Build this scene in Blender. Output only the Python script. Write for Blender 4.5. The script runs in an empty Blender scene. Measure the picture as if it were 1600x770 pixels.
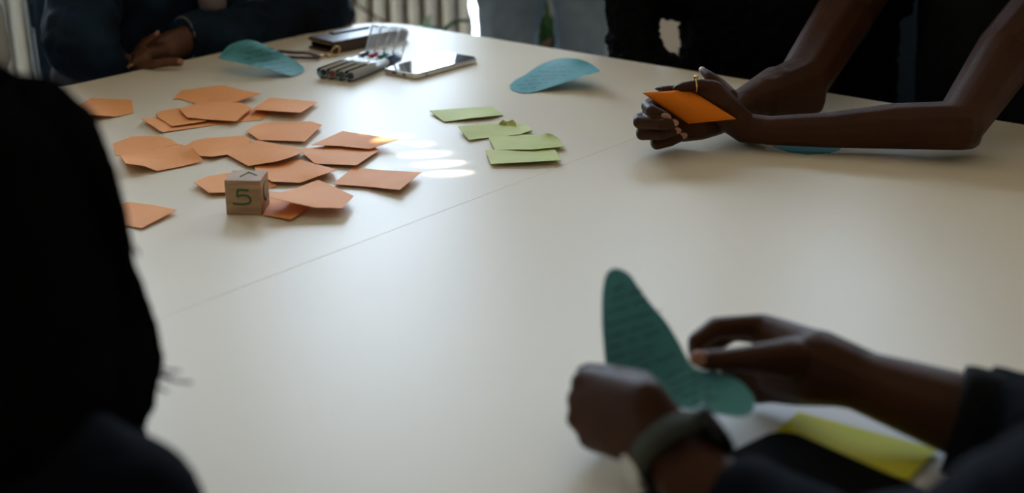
import bpy, bmesh, math, random
from mathutils import Vector, Matrix, noise
from mathutils.geometry import delaunay_2d_cdt
random.seed(7)
R_ = math.radians
C = bpy.context.scene.collection
S = bpy.context.scene

# ------------------------------------------------------------------ camera, world, sun, exposure
F, CAMZ, PITCH, TZ = 2228.0, 1.22, R_(19.9), 0.74
cam = bpy.data.objects.new('camera', bpy.data.cameras.new('camera')); C.objects.link(cam)
cam.location = (0, 0, CAMZ); cam.rotation_euler = (R_(90) - PITCH, 0, 0)
cam.data.sensor_width = 36; cam.data.lens = 36 * F / 1600
cam.data.clip_start = .02
cam.data.dof.use_dof = True; cam.data.dof.focus_distance = 1.68; cam.data.dof.aperture_fstop = 3.6
S.camera = cam
S.cycles.transparent_max_bounces = 24
S.view_settings.view_transform = 'Standard'; S.view_settings.look = 'None'; S.view_settings.gamma = 1
S.view_settings.use_curve_mapping = False
S.view_settings.exposure = 1.80
WORLD = 4.2
SUN_E = R_(25); SUN_DIR = Vector((math.cos(SUN_E), .15, -math.sin(SUN_E))).normalized()
w = bpy.data.worlds.new('world'); S.world = w; w.use_nodes = True
nt = w.node_tree; nt.nodes.clear()
o_ = nt.nodes.new('ShaderNodeOutputWorld'); bg = nt.nodes.new('ShaderNodeBackground')
tc = nt.nodes.new('ShaderNodeTexCoord'); sp = nt.nodes.new('ShaderNodeSeparateXYZ'); cr = nt.nodes.new('ShaderNodeValToRGB')
nt.links.new(tc.outputs['Generated'], sp.inputs[0]); nt.links.new(sp.outputs['Z'], cr.inputs[0])
cr.color_ramp.elements[0].position = 0.0; cr.color_ramp.elements[0].color = (.42, .40, .36, 1)
cr.color_ramp.elements[1].position = .06; cr.color_ramp.elements[1].color = (.66, .82, 1.0, 1)
e = cr.color_ramp.elements.new(.6); e.color = (.64, .80, 1.0, 1)
nt.links.new(cr.outputs[0], bg.inputs[0]); bg.inputs[1].default_value = WORLD; nt.links.new(bg.outputs[0], o_.inputs[0])
sl = bpy.data.lights.new('sun', 'SUN'); sl.energy = 15.0; sl.angle = R_(.35); sl.color = (1, .96, .9)
so = bpy.data.objects.new('sun', sl); C.objects.link(so); so.rotation_euler = SUN_DIR.to_track_quat('-Z', 'Y').to_euler()
WIN = (-2.75, 2.3, .95, 2.45); WY = 3.86          # back window opening x0,x1,z0,z1 and wall plane
pl = bpy.data.lights.new('window_portal', 'AREA'); pl.shape = 'RECTANGLE'; pl.size = WIN[1]-WIN[0]; pl.size_y = WIN[3]-WIN[2]
pl.cycles.is_portal = True
po = bpy.data.objects.new('window_portal', pl); C.objects.link(po)
po.location = ((WIN[0]+WIN[1])/2, WY+.19, (WIN[2]+WIN[3])/2); po.rotation_euler = (R_(-90), 0, 0)

# ------------------------------------------------------------------ pixel <-> place helpers (1600 x 770 frame)
def ray(px, py):
    a = (px-800)/F; b = (385-py)/F
    return Vector((a, math.cos(PITCH)+b*math.sin(PITCH), -math.sin(PITCH)+b*math.cos(PITCH)))
def P(px, py, y):
    d = ray(px, py); return Vector((0, 0, CAMZ)) + d*(y/d.y)
def T(px, py, h=0.0):
    d = ray(px, py); return Vector((0, 0, CAMZ)) + d*((TZ+h-CAMZ)/d.z)
def depth(v): return (v.x*0 + v.y*math.cos(PITCH) - (v.z-CAMZ)*math.sin(PITCH))
def q(px, py, y, r):
    v = P(px, py, y); return (v, r*depth(v)/F)
def qt(px, py, h, r):
    v = T(px, py, h); return (v, r*depth(v)/F)
U = Vector((.62, .785, 0)).normalized(); N = Vector((U.y, -U.x, 0)); Z = Vector((0, 0, 1))
CORNER = Vector((-.243, 2.505, 0))

# ------------------------------------------------------------------ materials
def mat(name, col, rough=.6, metal=0, bump=0, bscale=60, var=0, vscale=8, spec=.5, trans=0, coat=0, stretch=None, kind='NOISE'):
    m = bpy.data.materials.new(name); m.use_nodes = True; n = m.node_tree; b = n.nodes['Principled BSDF']
    b.inputs['Base Color'].default_value = (*col, 1); b.inputs['Roughness'].default_value = rough
    b.inputs['Metallic'].default_value = metal; b.inputs['Specular IOR Level'].default_value = spec
    b.inputs['Coat Weight'].default_value = coat
    t = n.nodes.new('ShaderNodeTexCoord'); src = t.outputs['Object']
    if stretch:
        mp = n.nodes.new('ShaderNodeMapping'); mp.inputs['Scale'].default_value = stretch; n.links.new(src, mp.inputs[0]); src = mp.outputs[0]
    if var:
        z = n.nodes.new('ShaderNodeTexNoise'); z.inputs['Scale'].default_value = vscale; z.inputs['Detail'].default_value = 5
        n.links.new(src, z.inputs['Vector'])
        r = n.nodes.new('ShaderNodeValToRGB'); r.color_ramp.elements[0].position = .3; r.color_ramp.elements[1].position = .7
        r.color_ramp.elements[0].color = tuple(c*(1-var) for c in col)+(1,); r.color_ramp.elements[1].color = tuple(min(1, c*(1+var)) for c in col)+(1,)
        n.links.new(z.outputs[0], r.inputs[0]); n.links.new(r.outputs[0], b.inputs['Base Color'])
    if bump:
        if kind == 'WAVE':
            z = n.nodes.new('ShaderNodeTexWave'); z.inputs['Scale'].default_value = bscale; z.inputs['Distortion'].default_value = 4
        else:
            z = n.nodes.new('ShaderNodeTexNoise'); z.inputs['Scale'].default_value = bscale; z.inputs['Detail'].default_value = 4
        n.links.new(src, z.inputs['Vector'])
        u = n.nodes.new('ShaderNodeBump'); u.inputs['Strength'].default_value = bump; u.inputs['Distance'].default_value = .002
        n.links.new(z.outputs[0], u.inputs['Height']); n.links.new(u.outputs[0], b.inputs['Normal'])
    if trans:
        tr = n.nodes.new('ShaderNodeBsdfTranslucent'); tr.inputs[0].default_value = (*col, 1)
        mx = n.nodes.new('ShaderNodeMixShader'); mx.inputs[0].default_value = trans
        n.links.new(b.outputs[0], mx.inputs[1]); n.links.new(tr.outputs[0], mx.inputs[2])
        n.links.new(mx.outputs[0], n.nodes['Material Output'].inputs[0])
    return m
def clearmat(name, tint, rough, gl):
    m = bpy.data.materials.new(name); m.use_nodes = True; n = m.node_tree; n.nodes.clear()
    o = n.nodes.new('ShaderNodeOutputMaterial'); t = n.nodes.new('ShaderNodeBsdfTransparent'); t.inputs[0].default_value = (*tint, 1)
    g = n.nodes.new('ShaderNodeBsdfGlossy'); g.inputs['Roughness'].default_value = rough
    fr = n.nodes.new('ShaderNodeFresnel'); fr.inputs[0].default_value = gl; mx = n.nodes.new('ShaderNodeMixShader')
    n.links.new(fr.outputs[0], mx.inputs[0]); n.links.new(t.outputs[0], mx.inputs[1]); n.links.new(g.outputs[0], mx.inputs[2])
    if tint[0] == .97 and rough > .05:
        df = n.nodes.new('ShaderNodeBsdfTranslucent'); df.inputs[0].default_value = (.9, .93, .95, 1); m2 = n.nodes.new('ShaderNodeMixShader'); m2.inputs[0].default_value = .28
        n.links.new(mx.outputs[0], m2.inputs[1]); n.links.new(df.outputs[0], m2.inputs[2]); mx = m2
    n.links.new(mx.outputs[0], o.inputs[0])
    return m
M = dict(
 table=mat('white_laminate', (.84, .74, .58), .38, bump=.02, bscale=300, var=.012, vscale=3, spec=.16),
 edge=mat('table_edge', (.55, .53, .50), .5), steel=mat('painted_steel', (.35, .36, .37), .4, .6),
 orange=mat('orange_paper', (1.0, .40, .13), .6, bump=.12, bscale=220, var=.04, vscale=30, spec=.12, trans=.03),
 orange2=mat('deep_orange_paper', (.95, .24, .015), .6, bump=.12, bscale=220, var=.04, vscale=30, spec=.12, trans=.05),
 lime=mat('lime_paper', (.68, .74, .28), .6, bump=.12, bscale=220, var=.05, vscale=30, spec=.12, trans=.05),
 teal=mat('teal_paper', (.12, .38, .41), .6, bump=.10, bscale=220, var=.05, vscale=30, spec=.12, trans=.05),
 yellow=mat('yellow_paper', (.80, .74, .06), .6, bump=.10, bscale=220, var=.04, vscale=30, spec=.12, trans=.15),
 white=mat('white_paper', (.85, .85, .86), .7, bump=.1, bscale=220, spec=.2),
 ink=mat('dark_ink', (.012, .045, .055), .6), green_ink=mat('green_marker_ink', (.03, .16, .05), .6),
 wood=mat('pale_wood', (.46, .28, .16), .6, bump=.25, bscale=25, var=.22, vscale=22, stretch=(1, 1, 9), spec=.3),
 skin=mat('dark_skin', (.055, .020, .008), .5, bump=.25, bscale=160, var=.18, vscale=18, spec=.16),
 skin2=mat('brown_skin', (.12, .045, .018), .5, bump=.25, bscale=160, var=.18, vscale=25, spec=.35),
 nail=mat('nail', (.42, .20, .14), .3, spec=.5), nail_dark=mat('dark_nail_polish', (.02, .012, .015), .25),
 black=mat('black_cloth', (.006, .006, .007), .9, bump=.4, bscale=90, spec=.15),
 knit=mat('black_knit', (.005, .005, .006), .95, bump=.8, bscale=120, spec=.1, kind='WAVE'),
 navy=mat('navy_cloth', (.0035, .0045, .008), .95, bump=.4, bscale=90, spec=.06),
 denim=mat('dark_denim', (.005, .014, .028), .85, bump=.5, bscale=240, var=.9, vscale=14, spec=.2),
 denim_worn=mat('worn_denim_edge', (.16, .17, .18), .85, bump=.6, bscale=300, var=.5, vscale=120),
 jeans=mat('light_blue_jeans', (.40, .49, .57), .9, bump=.5, bscale=220, var=.16, vscale=12, spec=.2),
 mauve=mat('mauve_shirt', (.22, .17, .17), .9, bump=.3, bscale=90), greyshirt=mat('pale_grey_shirt', (.42, .42, .41), .9, bump=.3, bscale=90),
 trousers=mat('dark_trousers', (.02, .022, .028), .9, bump=.3, bscale=90), shoe=mat('shoe_leather', (.03, .028, .026), .4),
 hair=mat('black_hair', (.004, .0035, .0035), .6, bump=.5, bscale=14, stretch=(3, 3, .6), spec=0, kind='WAVE'),
 eye=mat('eye_white', (.7, .68, .65), .25), iris=mat('dark_iris', (.02, .01, .006), .2),
 leather=mat('brown_leather', (.075, .038, .024), .38, bump=.4, bscale=260, var=.2, vscale=40, spec=.5),
 gold=mat('gold_metal', (.80, .55, .25), .22, 1.0), silver=mat('silver_metal', (.72, .70, .66), .28, .9),
 screen=mat('phone_glass', (.004, .004, .006), .035, spec=.9, coat=1), hole=mat('dark_port', (.004, .004, .004), .8),
 bodyw=mat('white_pen_barrel', (.90, .90, .88), .25), cap_black=mat('black_cap', (.03, .035, .04), .3), cap_red=mat('red_cap', (.50, .03, .05), .3),
 cap_green=mat('green_cap', (.02, .22, .14), .3), cap_blue=mat('blue_cap', (.02, .07, .19), .3),
 clear=clearmat('clear_plastic', (.97, .975, .98), .12, 1.5), clear2=clearmat('clear_tray_plastic', (.98, .98, .985), .10, 1.5), glass=clearmat('window_glass', (.97, .98, .98), .01, 1.45),
 olive=mat('olive_woven_strap', (.045, .050, .022), .8, bump=.8, bscale=700, kind='WAVE'), wblack=mat('watch_black', (.004, .004, .005), .45, spec=.3),
 tablet=mat('black_cover', (.003, .003, .003), .8, bump=.1, bscale=400, spec=.06),
 chair=mat('blue_grey_fabric', (.055, .085, .115), .9, bump=.4, bscale=300, var=.08, vscale=40, spec=.2), chrome=mat('chair_metal', (.55, .58, .6), .3, .9),
 wall=mat('wall_paint', (.78, .70, .58), .9, bump=.15, bscale=90), ceil=mat('ceiling_paint', (.80, .74, .64), .95),
 floor=mat('grey_brown_floor', (.40, .35, .29), .55, bump=.1, bscale=40, var=.15, vscale=3), frame=mat('window_frame_paint', (.55, .55, .54), .5),
 rad=mat('radiator_enamel', (.80, .82, .77), .38, spec=.5), leaf=mat('leaf_green', (.045, .13, .025), .4, var=.35, vscale=14, trans=.3),
 leaf_lit=mat('lit_pale_leaf', (.50, .60, .42), .4, var=.25, vscale=12, trans=.35), stem=mat('brown_stem', (.16, .08, .04), .7),  # light on the leaf tip is put into this pale leaf colour
 pot=mat('clay_pot', (.22, .12, .08), .8, var=.15), soil=mat('soil', (.02, .014, .01), .95, bump=.8, bscale=60), cable=mat('brown_cable', (.05, .035, .025), .5),
 sun_mask=mat('sun_mask_surface', (.45, .44, .42), .7),  # for the added panel that shapes the sunlight
)

# ------------------------------------------------------------------ object helpers
def link(name, me, m, parent=None, smooth=False):
    o = bpy.data.objects.new(name, me); C.objects.link(o)
    if m is not None and not me.materials: me.materials.append(m)
    if smooth:
        for p in me.polygons: p.use_smooth = True
    if parent is not None: o.parent = parent; o.matrix_parent_inverse = parent.matrix_basis.inverted()
    return o
def obj(name, bm, m, parent=None, smooth=False):
    bmesh.ops.recalc_face_normals(bm, faces=bm.faces)
    me = bpy.data.meshes.new(name); bm.to_mesh(me); bm.free()
    return link(name, me, m, parent, smooth)
def thing(name, label, cat, loc=(0, 0, 0), group=None):
    o = bpy.data.objects.new(name, None); C.objects.link(o); o.location = loc; o.empty_display_size = .05
    bpy.context.view_layer.update()
    o['label'] = label; o['category'] = cat
    if group: o['group'] = group
    return o
def tag(o, label, cat, group=None):
    o['label'] = label; o['category'] = cat
    if group: o['group'] = group
    return o
def struct(o): o['kind'] = 'structure'; return o
def frame(x, y=None):           # matrix with given local x axis, z up-ish
    x = x.normalized(); z = Z - x*x.dot(Z)
    if z.length < 1e-3: z = Vector((0, 1, 0))
    z.normalize(); yy = z.cross(x); return Matrix((x, yy, z)).transposed().to_4x4()
def box(bm, c, s, mtx=None, bevel=0, seg=2):
    r = bmesh.ops.create_cube(bm, size=1.0)
    vs = r['verts']
    bmesh.ops.scale(bm, vec=s, verts=vs)
    if bevel:
        es = list({e for v in vs for e in v.link_edges})
        rr = bmesh.ops.bevel(bm, geom=es, offset=bevel, segments=seg, affect='EDGES', profile=.5)
        vs = list({v for f in rr['faces'] for v in f.verts} | {v for v in vs if v.is_valid})
    M4 = Matrix.Translation(c) @ (mtx if mtx else Matrix.Identity(4))
    bmesh.ops.transform(bm, matrix=M4, verts=vs)
def tube(bm, pts, r, n=8, caps=True):
    pts = [Vector(p) for p in pts]; rr = r if isinstance(r, (list, tuple)) else [r]*len(pts)
    rings = []; up = None
    for i, p in enumerate(pts):
        d = (pts[min(i+1, len(pts)-1)] - pts[max(i-1, 0)]).normalized()
        if up is None: up = d.orthogonal().normalized()
        up = (up - d*up.dot(d)).normalized(); s = d.cross(up)
        rings.append([bm.verts.new(p + (up*math.cos(a)+s*math.sin(a))*rr[i]) for a in [2*math.pi*k/n for k in range(n)]])
    for a, b in zip(rings, rings[1:]):
        for k in range(n): bm.faces.new((a[k], a[(k+1) % n], b[(k+1) % n], b[k]))
    if caps: bm.faces.new(rings[0][::-1]); bm.faces.new(rings[-1])
def smoothpath(pts, k=6):
    pts = [Vector(p) for p in pts]; out = []
    for i in range(len(pts)-1):
        a, b, c, d = pts[max(i-1, 0)], pts[i], pts[i+1], pts[min(i+2, len(pts)-1)]
        for j in range(k):
            t = j/k; out.append(.5*((2*b)+(c-a)*t+(2*a-5*b+4*c-d)*t*t+(3*b-a-3*c+d)*t**3))
    out.append(pts[-1]); return out
def rrect(w, h, r, n=6):
    out = []
    for cx, cy, a0 in ((w/2-r, h/2-r, 0), (-w/2+r, h/2-r, 90), (-w/2+r, -h/2+r, 180), (w/2-r, -h/2+r, 270)):
        for k in range(n+1):
            a = R_(a0+90*k/n); out.append((cx+r*math.cos(a), cy+r*math.sin(a)))
    return out
def prism(bm, poly, z0, z1, mtx=None, bevel=0):
    vs = [bm.verts.new((x, y, z0)) for x, y in poly]; f = bm.faces.new(vs)
    e = bmesh.ops.extrude_face_region(bm, geom=[f]); nv = [v for v in e['geom'] if isinstance(v, bmesh.types.BMVert)]
    bmesh.ops.translate(bm, vec=(0, 0, z1-z0), verts=nv); allv = vs+nv
    if bevel:
        top = [x for x in e['geom'] if isinstance(x, bmesh.types.BMFace)][0]
        es = list(top.edges)+list(f.edges)
        r = bmesh.ops.bevel(bm, geom=es, offset=bevel, segments=2, affect='EDGES', profile=.5)
        allv = list({v for fa in r['faces'] for v in fa.verts} | {v for v in allv if v.is_valid})
    if mtx: bmesh.ops.transform(bm, matrix=mtx, verts=allv)
# organic surface: union of convex hulls of spheres, voxel remeshed and smoothed
def _sph(n1=10, n2=6):
    o = [Vector((0, 0, 1)), Vector((0, 0, -1))]
    for j in range(1, n2):
        a = math.pi*j/n2
        for i in range(n1): b = 2*math.pi*i/n1; o.append(Vector((math.sin(a)*math.cos(b), math.sin(a)*math.sin(b), math.cos(a))))
    return o
SPH = _sph()
def hull(bm, items):
    vs = []
    for p, r in items:
        for s in SPH: vs.append(bm.verts.new(Vector(p)+s*r))
    g = bmesh.ops.convex_hull(bm, input=vs)
    dead = [v for v in g['geom_interior'] if isinstance(v, bmesh.types.BMVert)]
    if dead: bmesh.ops.delete(bm, geom=list(set(dead)), context='VERTS')
def chain(*it): return [[a, b] for a, b in zip(it, it[1:])]
def disc(c, axis, r, k=14, t=.004, ry=None, up=None):
    axis = axis.normalized(); a = (up - axis*up.dot(axis)).normalized() if up else axis.orthogonal().normalized(); b = axis.cross(a)
    return [(c+a*math.cos(2*math.pi*i/k)*(r-t)+b*math.sin(2*math.pi*i/k)*((ry or r)-t), t) for i in range(k)]
TEX = {}
def blob(name, prims, m, parent, vox=.003, smooth=6, disp=0, dscale=.05, dtype='CLOUDS'):
    bm = bmesh.new()
    for p in prims: hull(bm, p)
    me = bpy.data.meshes.new(name); bmesh.ops.recalc_face_normals(bm, faces=bm.faces); bm.to_mesh(me); bm.free()
    o = link(name, me, m, None)
    md = o.modifiers.new('r', 'REMESH'); md.mode = 'VOXEL'; md.voxel_size = vox
    if smooth: s = o.modifiers.new('s', 'SMOOTH'); s.iterations = smooth; s.factor = .5
    if disp:
        key = (dscale, dtype)
        if key not in TEX:
            t = bpy.data.textures.new('wrinkle', dtype); t.noise_scale = dscale
            if dtype == 'CLOUDS': t.noise_depth = 2
            TEX[key] = t
        d = o.modifiers.new('d', 'DISPLACE'); d.texture = TEX[key]; d.strength = disp; d.mid_level = .5; d.texture_coords = 'GLOBAL'
    bpy.context.view_layer.update()
    ev = o.evaluated_get(bpy.context.evaluated_depsgraph_get()); nm = bpy.data.meshes.new_from_object(ev)
    o.modifiers.clear(); o.data = nm; bpy.data.meshes.remove(me)
    nm.name = name
    if not nm.materials: nm.materials.append(m)
    for p in nm.polygons: p.use_smooth = True
    if parent is not None: o.parent = parent; o.matrix_parent_inverse = parent.matrix_basis.inverted()
    return o

# ------------------------------------------------------------------ setting
bm = bmesh.new(); box(bm, (0, .6, -.05), (6.6, 6.9, .1)); struct(obj('floor', bm, M['floor']))
bm = bmesh.new(); box(bm, (0, .6, 2.85), (6.6, 6.9, .1)); struct(obj('ceiling', bm, M['ceil']))
def wall_with_hole(name, horizontal, c, t, a0, a1, h0, h1, z0=0, z1=2.8, A0=-3.2, A1=3.2):
    bm = bmesh.new()
    for (p0, p1, q0, q1) in ((A0, a0, z0, z1), (a1, A1, z0, z1), (a0, a1, z0, h0), (a0, a1, h1, z1)):
        mid, ln, zc, zh = (p0+p1)/2, p1-p0, (q0+q1)/2, q1-q0
        if horizontal: box(bm, (mid, c+t/2, zc), (ln, t, zh))
        else: box(bm, (c-t/2, mid, zc), (t, ln, zh))
    return struct(obj(name, bm, M['wall']))
wall_with_hole('wall_back', True, WY, .2, WIN[0], WIN[1], WIN[2], WIN[3])
bm = bmesh.new(); box(bm, (3.25, .6, 1.4), (.1, 6.8, 2.8)); struct(obj('wall_right', bm, M['wall']))
bm = bmesh.new(); box(bm, (0, -2.75, 1.4), (6.4, .1, 2.8)); struct(obj('wall_front', bm, M['wall']))
LW = (.6, 3.1, .95, 2.6)      # added unseen left window opening y0,y1,z0,z1
wall_with_hole('wall_left', False, -3.2, .12, LW[0], LW[1], LW[2], LW[3], A0=-2.8, A1=3.86)
def window(name, corner_a, corner_b, along, cols, glass_off):
    pass
w1 = bpy.data.objects.new('window_1', None); C.objects.link(w1); w1.location = (0, WY, WIN[2]); struct(w1); bpy.context.view_layer.update()
x0, x1, z0, z1 = WIN
for (c, s) in [(((x0+x1)/2, WY+.1, z0+.03), (x1-x0, .07, .06)), (((x0+x1)/2, WY+.1, z1-.03), (x1-x0, .07, .06)),
               ((x0+.03, WY+.1, (z0+z1)/2), (.06, .07, z1-z0-.12)), ((x1-.03, WY+.1, (z0+z1)/2), (.06, .07, z1-z0-.12))]:
    bm = bmesh.new(); box(bm, c, s, bevel=.004); obj('window_frame', bm, M['frame'], w1)
bm = bmesh.new(); box(bm, ((x0+x1)/2, WY-.05, z0-.02), (x1-x0+.1, .20, .035), bevel=.006); obj('window_sill', bm, M['frame'], w1)
mx_ = [-2.08, -1.19, -.30, .59, 1.48]
for x in mx_:
    bm = bmesh.new(); box(bm, (x, WY+.1, (z0+z1)/2), (.045, .07, z1-z0-.12), bevel=.004); obj('mullion', bm, M['frame'], w1)
ed = [x0+.06-.0225]+mx_+[x1-.06+.0225]
for a, b in zip(ed, ed[1:]):
    bm = bmesh.new(); box(bm, ((a+b)/2, WY+.11, (z0+z1)/2), (b-a-.045, .006, z1-z0-.12)); obj('pane', bm, M['glass'], w1)
# added unseen left window, shut by a blind cut to place the sun patches
holes = []
def add_hole(target, wx, wy, frac=1.0):
    t = (-3.14 - target.x)/SUN_DIR.x; c = target + SUN_DIR*t
    holes.append((c.y-wy/2, c.y+wy/2, c.z-wx/2, c.z+wx/2))
for px, py, k in ((609, 213, .8), (638, 226, 1), (664, 241, 1), (685, 256, 1), (699, 271, .85)):
    add_hole(T(px, py), .026*math.tan(SUN_E)*k, .017*k)
add_hole(Vector((-.08, 2.905, .66)), .34, .10)
add_hole(Vector((-.50, 3.32, 0)), .30, .34)  # wide opening added so a sunlit floor patch brightens the radiator
ys = sorted({LW[0], LW[1], *[h[0] for h in holes], *[h[1] for h in holes]}); zs = sorted({LW[2], LW[3], *[h[2] for h in holes], *[h[3] for h in holes]})
w2 = bpy.data.objects.new('added_window_2', None); C.objects.link(w2); w2.location = (-3.2, (LW[0]+LW[1])/2, LW[2]); struct(w2); bpy.context.view_layer.update()
bm = bmesh.new(); V = {}
def gv(y, z):
    if (y, z) not in V: V[(y, z)] = bm.verts.new((-3.14, y, z))
    return V[(y, z)]
for a, b in zip(ys, ys[1:]):
    for c, d in zip(zs, zs[1:]):
        my, mz = (a+b)/2, (c+d)/2
        if any(h[0] < my < h[1] and h[2] < mz < h[3] for h in holes): continue
        bm.faces.new((gv(a, c), gv(b, c), gv(b, d), gv(a, d)))
bl = obj('sun_mask_panel', bm, M['sun_mask'], w2); sd = bl.modifiers.new('s', 'SOLIDIFY'); sd.thickness = .002
for (c, s) in [((-3.24, (LW[0]+LW[1])/2, LW[2]+.02), (.05, LW[1]-LW[0], .04)), ((-3.24, (LW[0]+LW[1])/2, LW[3]-.02), (.05, LW[1]-LW[0], .04))]:
    bm = bmesh.new(); box(bm, c, s); obj('window_frame', bm, M['frame'], w2)
bm = bmesh.new(); box(bm, (0, WY-.008, .04), (6.3, .016, .08)); struct(obj('baseboard_back', bm, M['frame']))
# radiator under the window
rad = thing('radiator', 'pale column radiator on the wall behind the far table corner', 'radiator', (-1.35, 3.73, 0))
col_me = None; RX1 = .06; pitch = .0455
for k in range(58):
    x = RX1 - k*pitch
    if col_me is None:
        bm = bmesh.new()
        pr = [(px_*1.0, py_) for px_, py_ in rrect(.031, .075, .0145, 5)]
        prism(bm, pr, .13, .84, bevel=.006)
        o = obj('column', bm, M['rad'], rad, True); col_me = o.data
        sm = o
    else:
        o = bpy.data.objects.new('column', col_me); C.objects.link(o); o.parent = rad; o.matrix_parent_inverse = rad.matrix_basis.inverted()
    o.location = (x, 3.76, 0)
for z in (.17, .80):
    bm = bmesh.new(); tube(bm, [(RX1+.03, 3.76, z), (RX1-58*pitch, 3.76, z)], .017, 10); obj('header_pipe', bm, M['rad'], rad, True)
for x in (RX1-.2, RX1-1.3, RX1-2.4):
    bm = bmesh.new(); box(bm, (x, 3.82, .45), (.03, .075, .5)); box(bm, (x, 3.76, .065), (.03, .04, .13)); obj('bracket', bm, M['rad'], rad)

# ------------------------------------------------------------------ tables
def table(off, label, L=1.4, W=.795):
    c = CORNER - U*(L/2) + N*(off+W/2)
    t = thing('meeting_table', label, 'table', (c.x, c.y, 0), 'pair of white tables pushed together')
    m = Matrix.Translation((c.x, c.y, 0)) @ Matrix((U, -N, Z)).transposed().to_4x4()   # local x along U, y = -N
    r = .09
    # round only the outer corners (the pair forms one rounded slab)
    out = []
    for cx, cy, a0, k in ((L/2, W/2, 0, off == 0), (-L/2, W/2, 90, off == 0), (-L/2, -W/2, 180, off > 0), (L/2, -W/2, 270, off > 0)):
        rr = r if k else .004
        sx, sy = (1 if cx > 0 else -1), (1 if cy > 0 else -1)
        for j in range(11 if k else 2):
            a = R_(a0+90*j/(10 if k else 1)); out.append((cx-sx*rr+rr*math.cos(a), cy-sy*rr+rr*math.sin(a)))
    bm = bmesh.new(); prism(bm, out, TZ-.026, TZ, m, bevel=.0004)
    obj('tabletop', bm, M['table'], t)
    bm = bmesh.new()
    for y in (W/2-.09, -W/2+.09): box(bm, (0, y, TZ-.051), (L-.3, .03, .05))
    for x in (L/2-.15, -L/2+.15): box(bm, (x, 0, TZ-.051), (.03, W-.18, .05))
    bmesh.ops.transform(bm, matrix=m, verts=bm.verts); obj('under_frame', bm, M['steel'], t)
    for sx in (1, -1):
        for sy in (1, -1):
            bm = bmesh.new(); prism(bm, rrect(.045, .045, .01, 3), 0, TZ-.026, Matrix.Translation((sx*(L/2-.15), sy*(W/2-.09), 0)))
            bmesh.ops.transform(bm, matrix=m, verts=bm.verts); obj('leg', bm, M['steel'], t)
table(0, 'white table on the left half, carrying the orange cards and markers')
table(.7951, 'white table on the right half, under the bare arms and the watch hand')

# ------------------------------------------------------------------ paper
def inside(pt, poly):
    x, y = pt; c = False
    for i in range(len(poly)):
        (x1, y1), (x2, y2) = poly[i], poly[i-1]
        if (y1 > y) != (y2 > y) and x < (x2-x1)*(y-y1)/(y2-y1)+x1: c = not c
    return c
def dens(poly, step):
    out = []
    for i in range(len(poly)):
        a, b = poly[i], poly[(i+1) % len(poly)]
        n = max(1, int(math.hypot(b[0]-a[0], b[1]-a[1])/step))
        for k in range(n): out.append(tuple(a[j]+(b[j]-a[j])*k/n for j in range(len(a))))
    return out
class Sheet:
    """outline in frame pixels with a height above the table for each corner; surf(px,py) gives the place on the sheet"""
    def __init__(s, outline, base=.0005, fn=None):
        s.o = [(p[0], p[1], (p[2] if len(p) > 2 else 0)) for p in outline]; s.base = base; s.fn = fn
        s.b = dens(s.o, 7)
    def h(s, x, y):
        n = d = 0
        for bx, by, bh in s.b:
            w = 1/((bx-x)**2+(2.2*(by-y))**2+2)**1.4; n += w*bh; d += w
        return n/d
    def surf(s, x, y, lift=0, h=None):
        if s.fn: return s.fn(x, y, lift)
        return T(x, y, s.base+(s.h(x, y) if h is None else h)+lift)
    def mesh(s, name, m, parent=None, grid=(9, 4), th=.00035):
        pts = [(x, y) for x, y, _ in s.b]; nb = len(pts); hs = [h for _, _, h in s.b]
        poly = pts[:]
        xs = [p[0] for p in pts]; yy = [p[1] for p in pts]
        x = min(xs)+grid[0]/2
        while x < max(xs):
            y = min(yy)+grid[1]/2
            while y < max(yy):
                if inside((x, y), poly) and min((bx-x)**2+(by-y)**2*3 for bx, by, _ in s.b) > 9: pts.append((x, y))
                y += grid[1]
            x += grid[0]
        v, e, f, *_ = delaunay_2d_cdt([Vector(p) for p in pts], [(i, (i+1) % nb) for i in range(nb)], [list(range(nb))], 1, 1e-4)
        bm = bmesh.new(); bv = []
        for i, p in enumerate(v): bv.append(bm.verts.new(s.surf(p.x, p.y, 0, hs[i] if (i < nb and not s.fn) else None)))
        for t in f:
            try: bm.faces.new([bv[k] for k in t])
            except ValueError: pass
        bmesh.ops.recalc_face_normals(bm, faces=bm.faces)
        if sum(fa.normal.dot(Vector((0, 0, CAMZ))-fa.calc_center_median()) for fa in bm.faces) < 0:
            bmesh.ops.reverse_faces(bm, faces=bm.faces)
        me = bpy.data.meshes.new(name); bm.to_mesh(me); bm.free()
        o = link(name, me, m, parent, True); sd = o.modifiers.new('thickness', 'SOLIDIFY'); sd.thickness = th; sd.offset = -1
        bpy.context.view_layer.update(); n_ = bpy.data.meshes.new_from_object(o.evaluated_get(bpy.context.evaluated_depsgraph_get()))
        o.modifiers.clear(); o.data = n_; n_.name = name; n_.set_sharp_from_angle(angle=R_(35))
        return o
def stroke(name, surf, lines, width, m, parent, lift=.0004):
    """lines: lists of (px,py); flat ribbons laid on the sheet"""
    bm = bmesh.new()
    for ln in lines:
        prev = None
        for i, (x, y) in enumerate(ln):
            a = ln[max(i-1, 0)]; b = ln[min(i+1, len(ln)-1)]
            dx, dy = b[0]-a[0], b[1]-a[1]; L = math.hypot(dx, dy) or 1; nx, ny = -dy/L*width/2, dx/L*width/2
            cur = (bm.verts.new(surf(x+nx, y+ny, lift)), bm.verts.new(surf(x-nx, y-ny, lift)))
            if prev: bm.faces.new((prev[0], prev[1], cur[1], cur[0]))
            prev = cur
    me = bpy.data.meshes.new(name); bm.to_mesh(me); bm.free(); o = link(name, me, m, parent); o['kind'] = 'stuff'; return o
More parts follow.
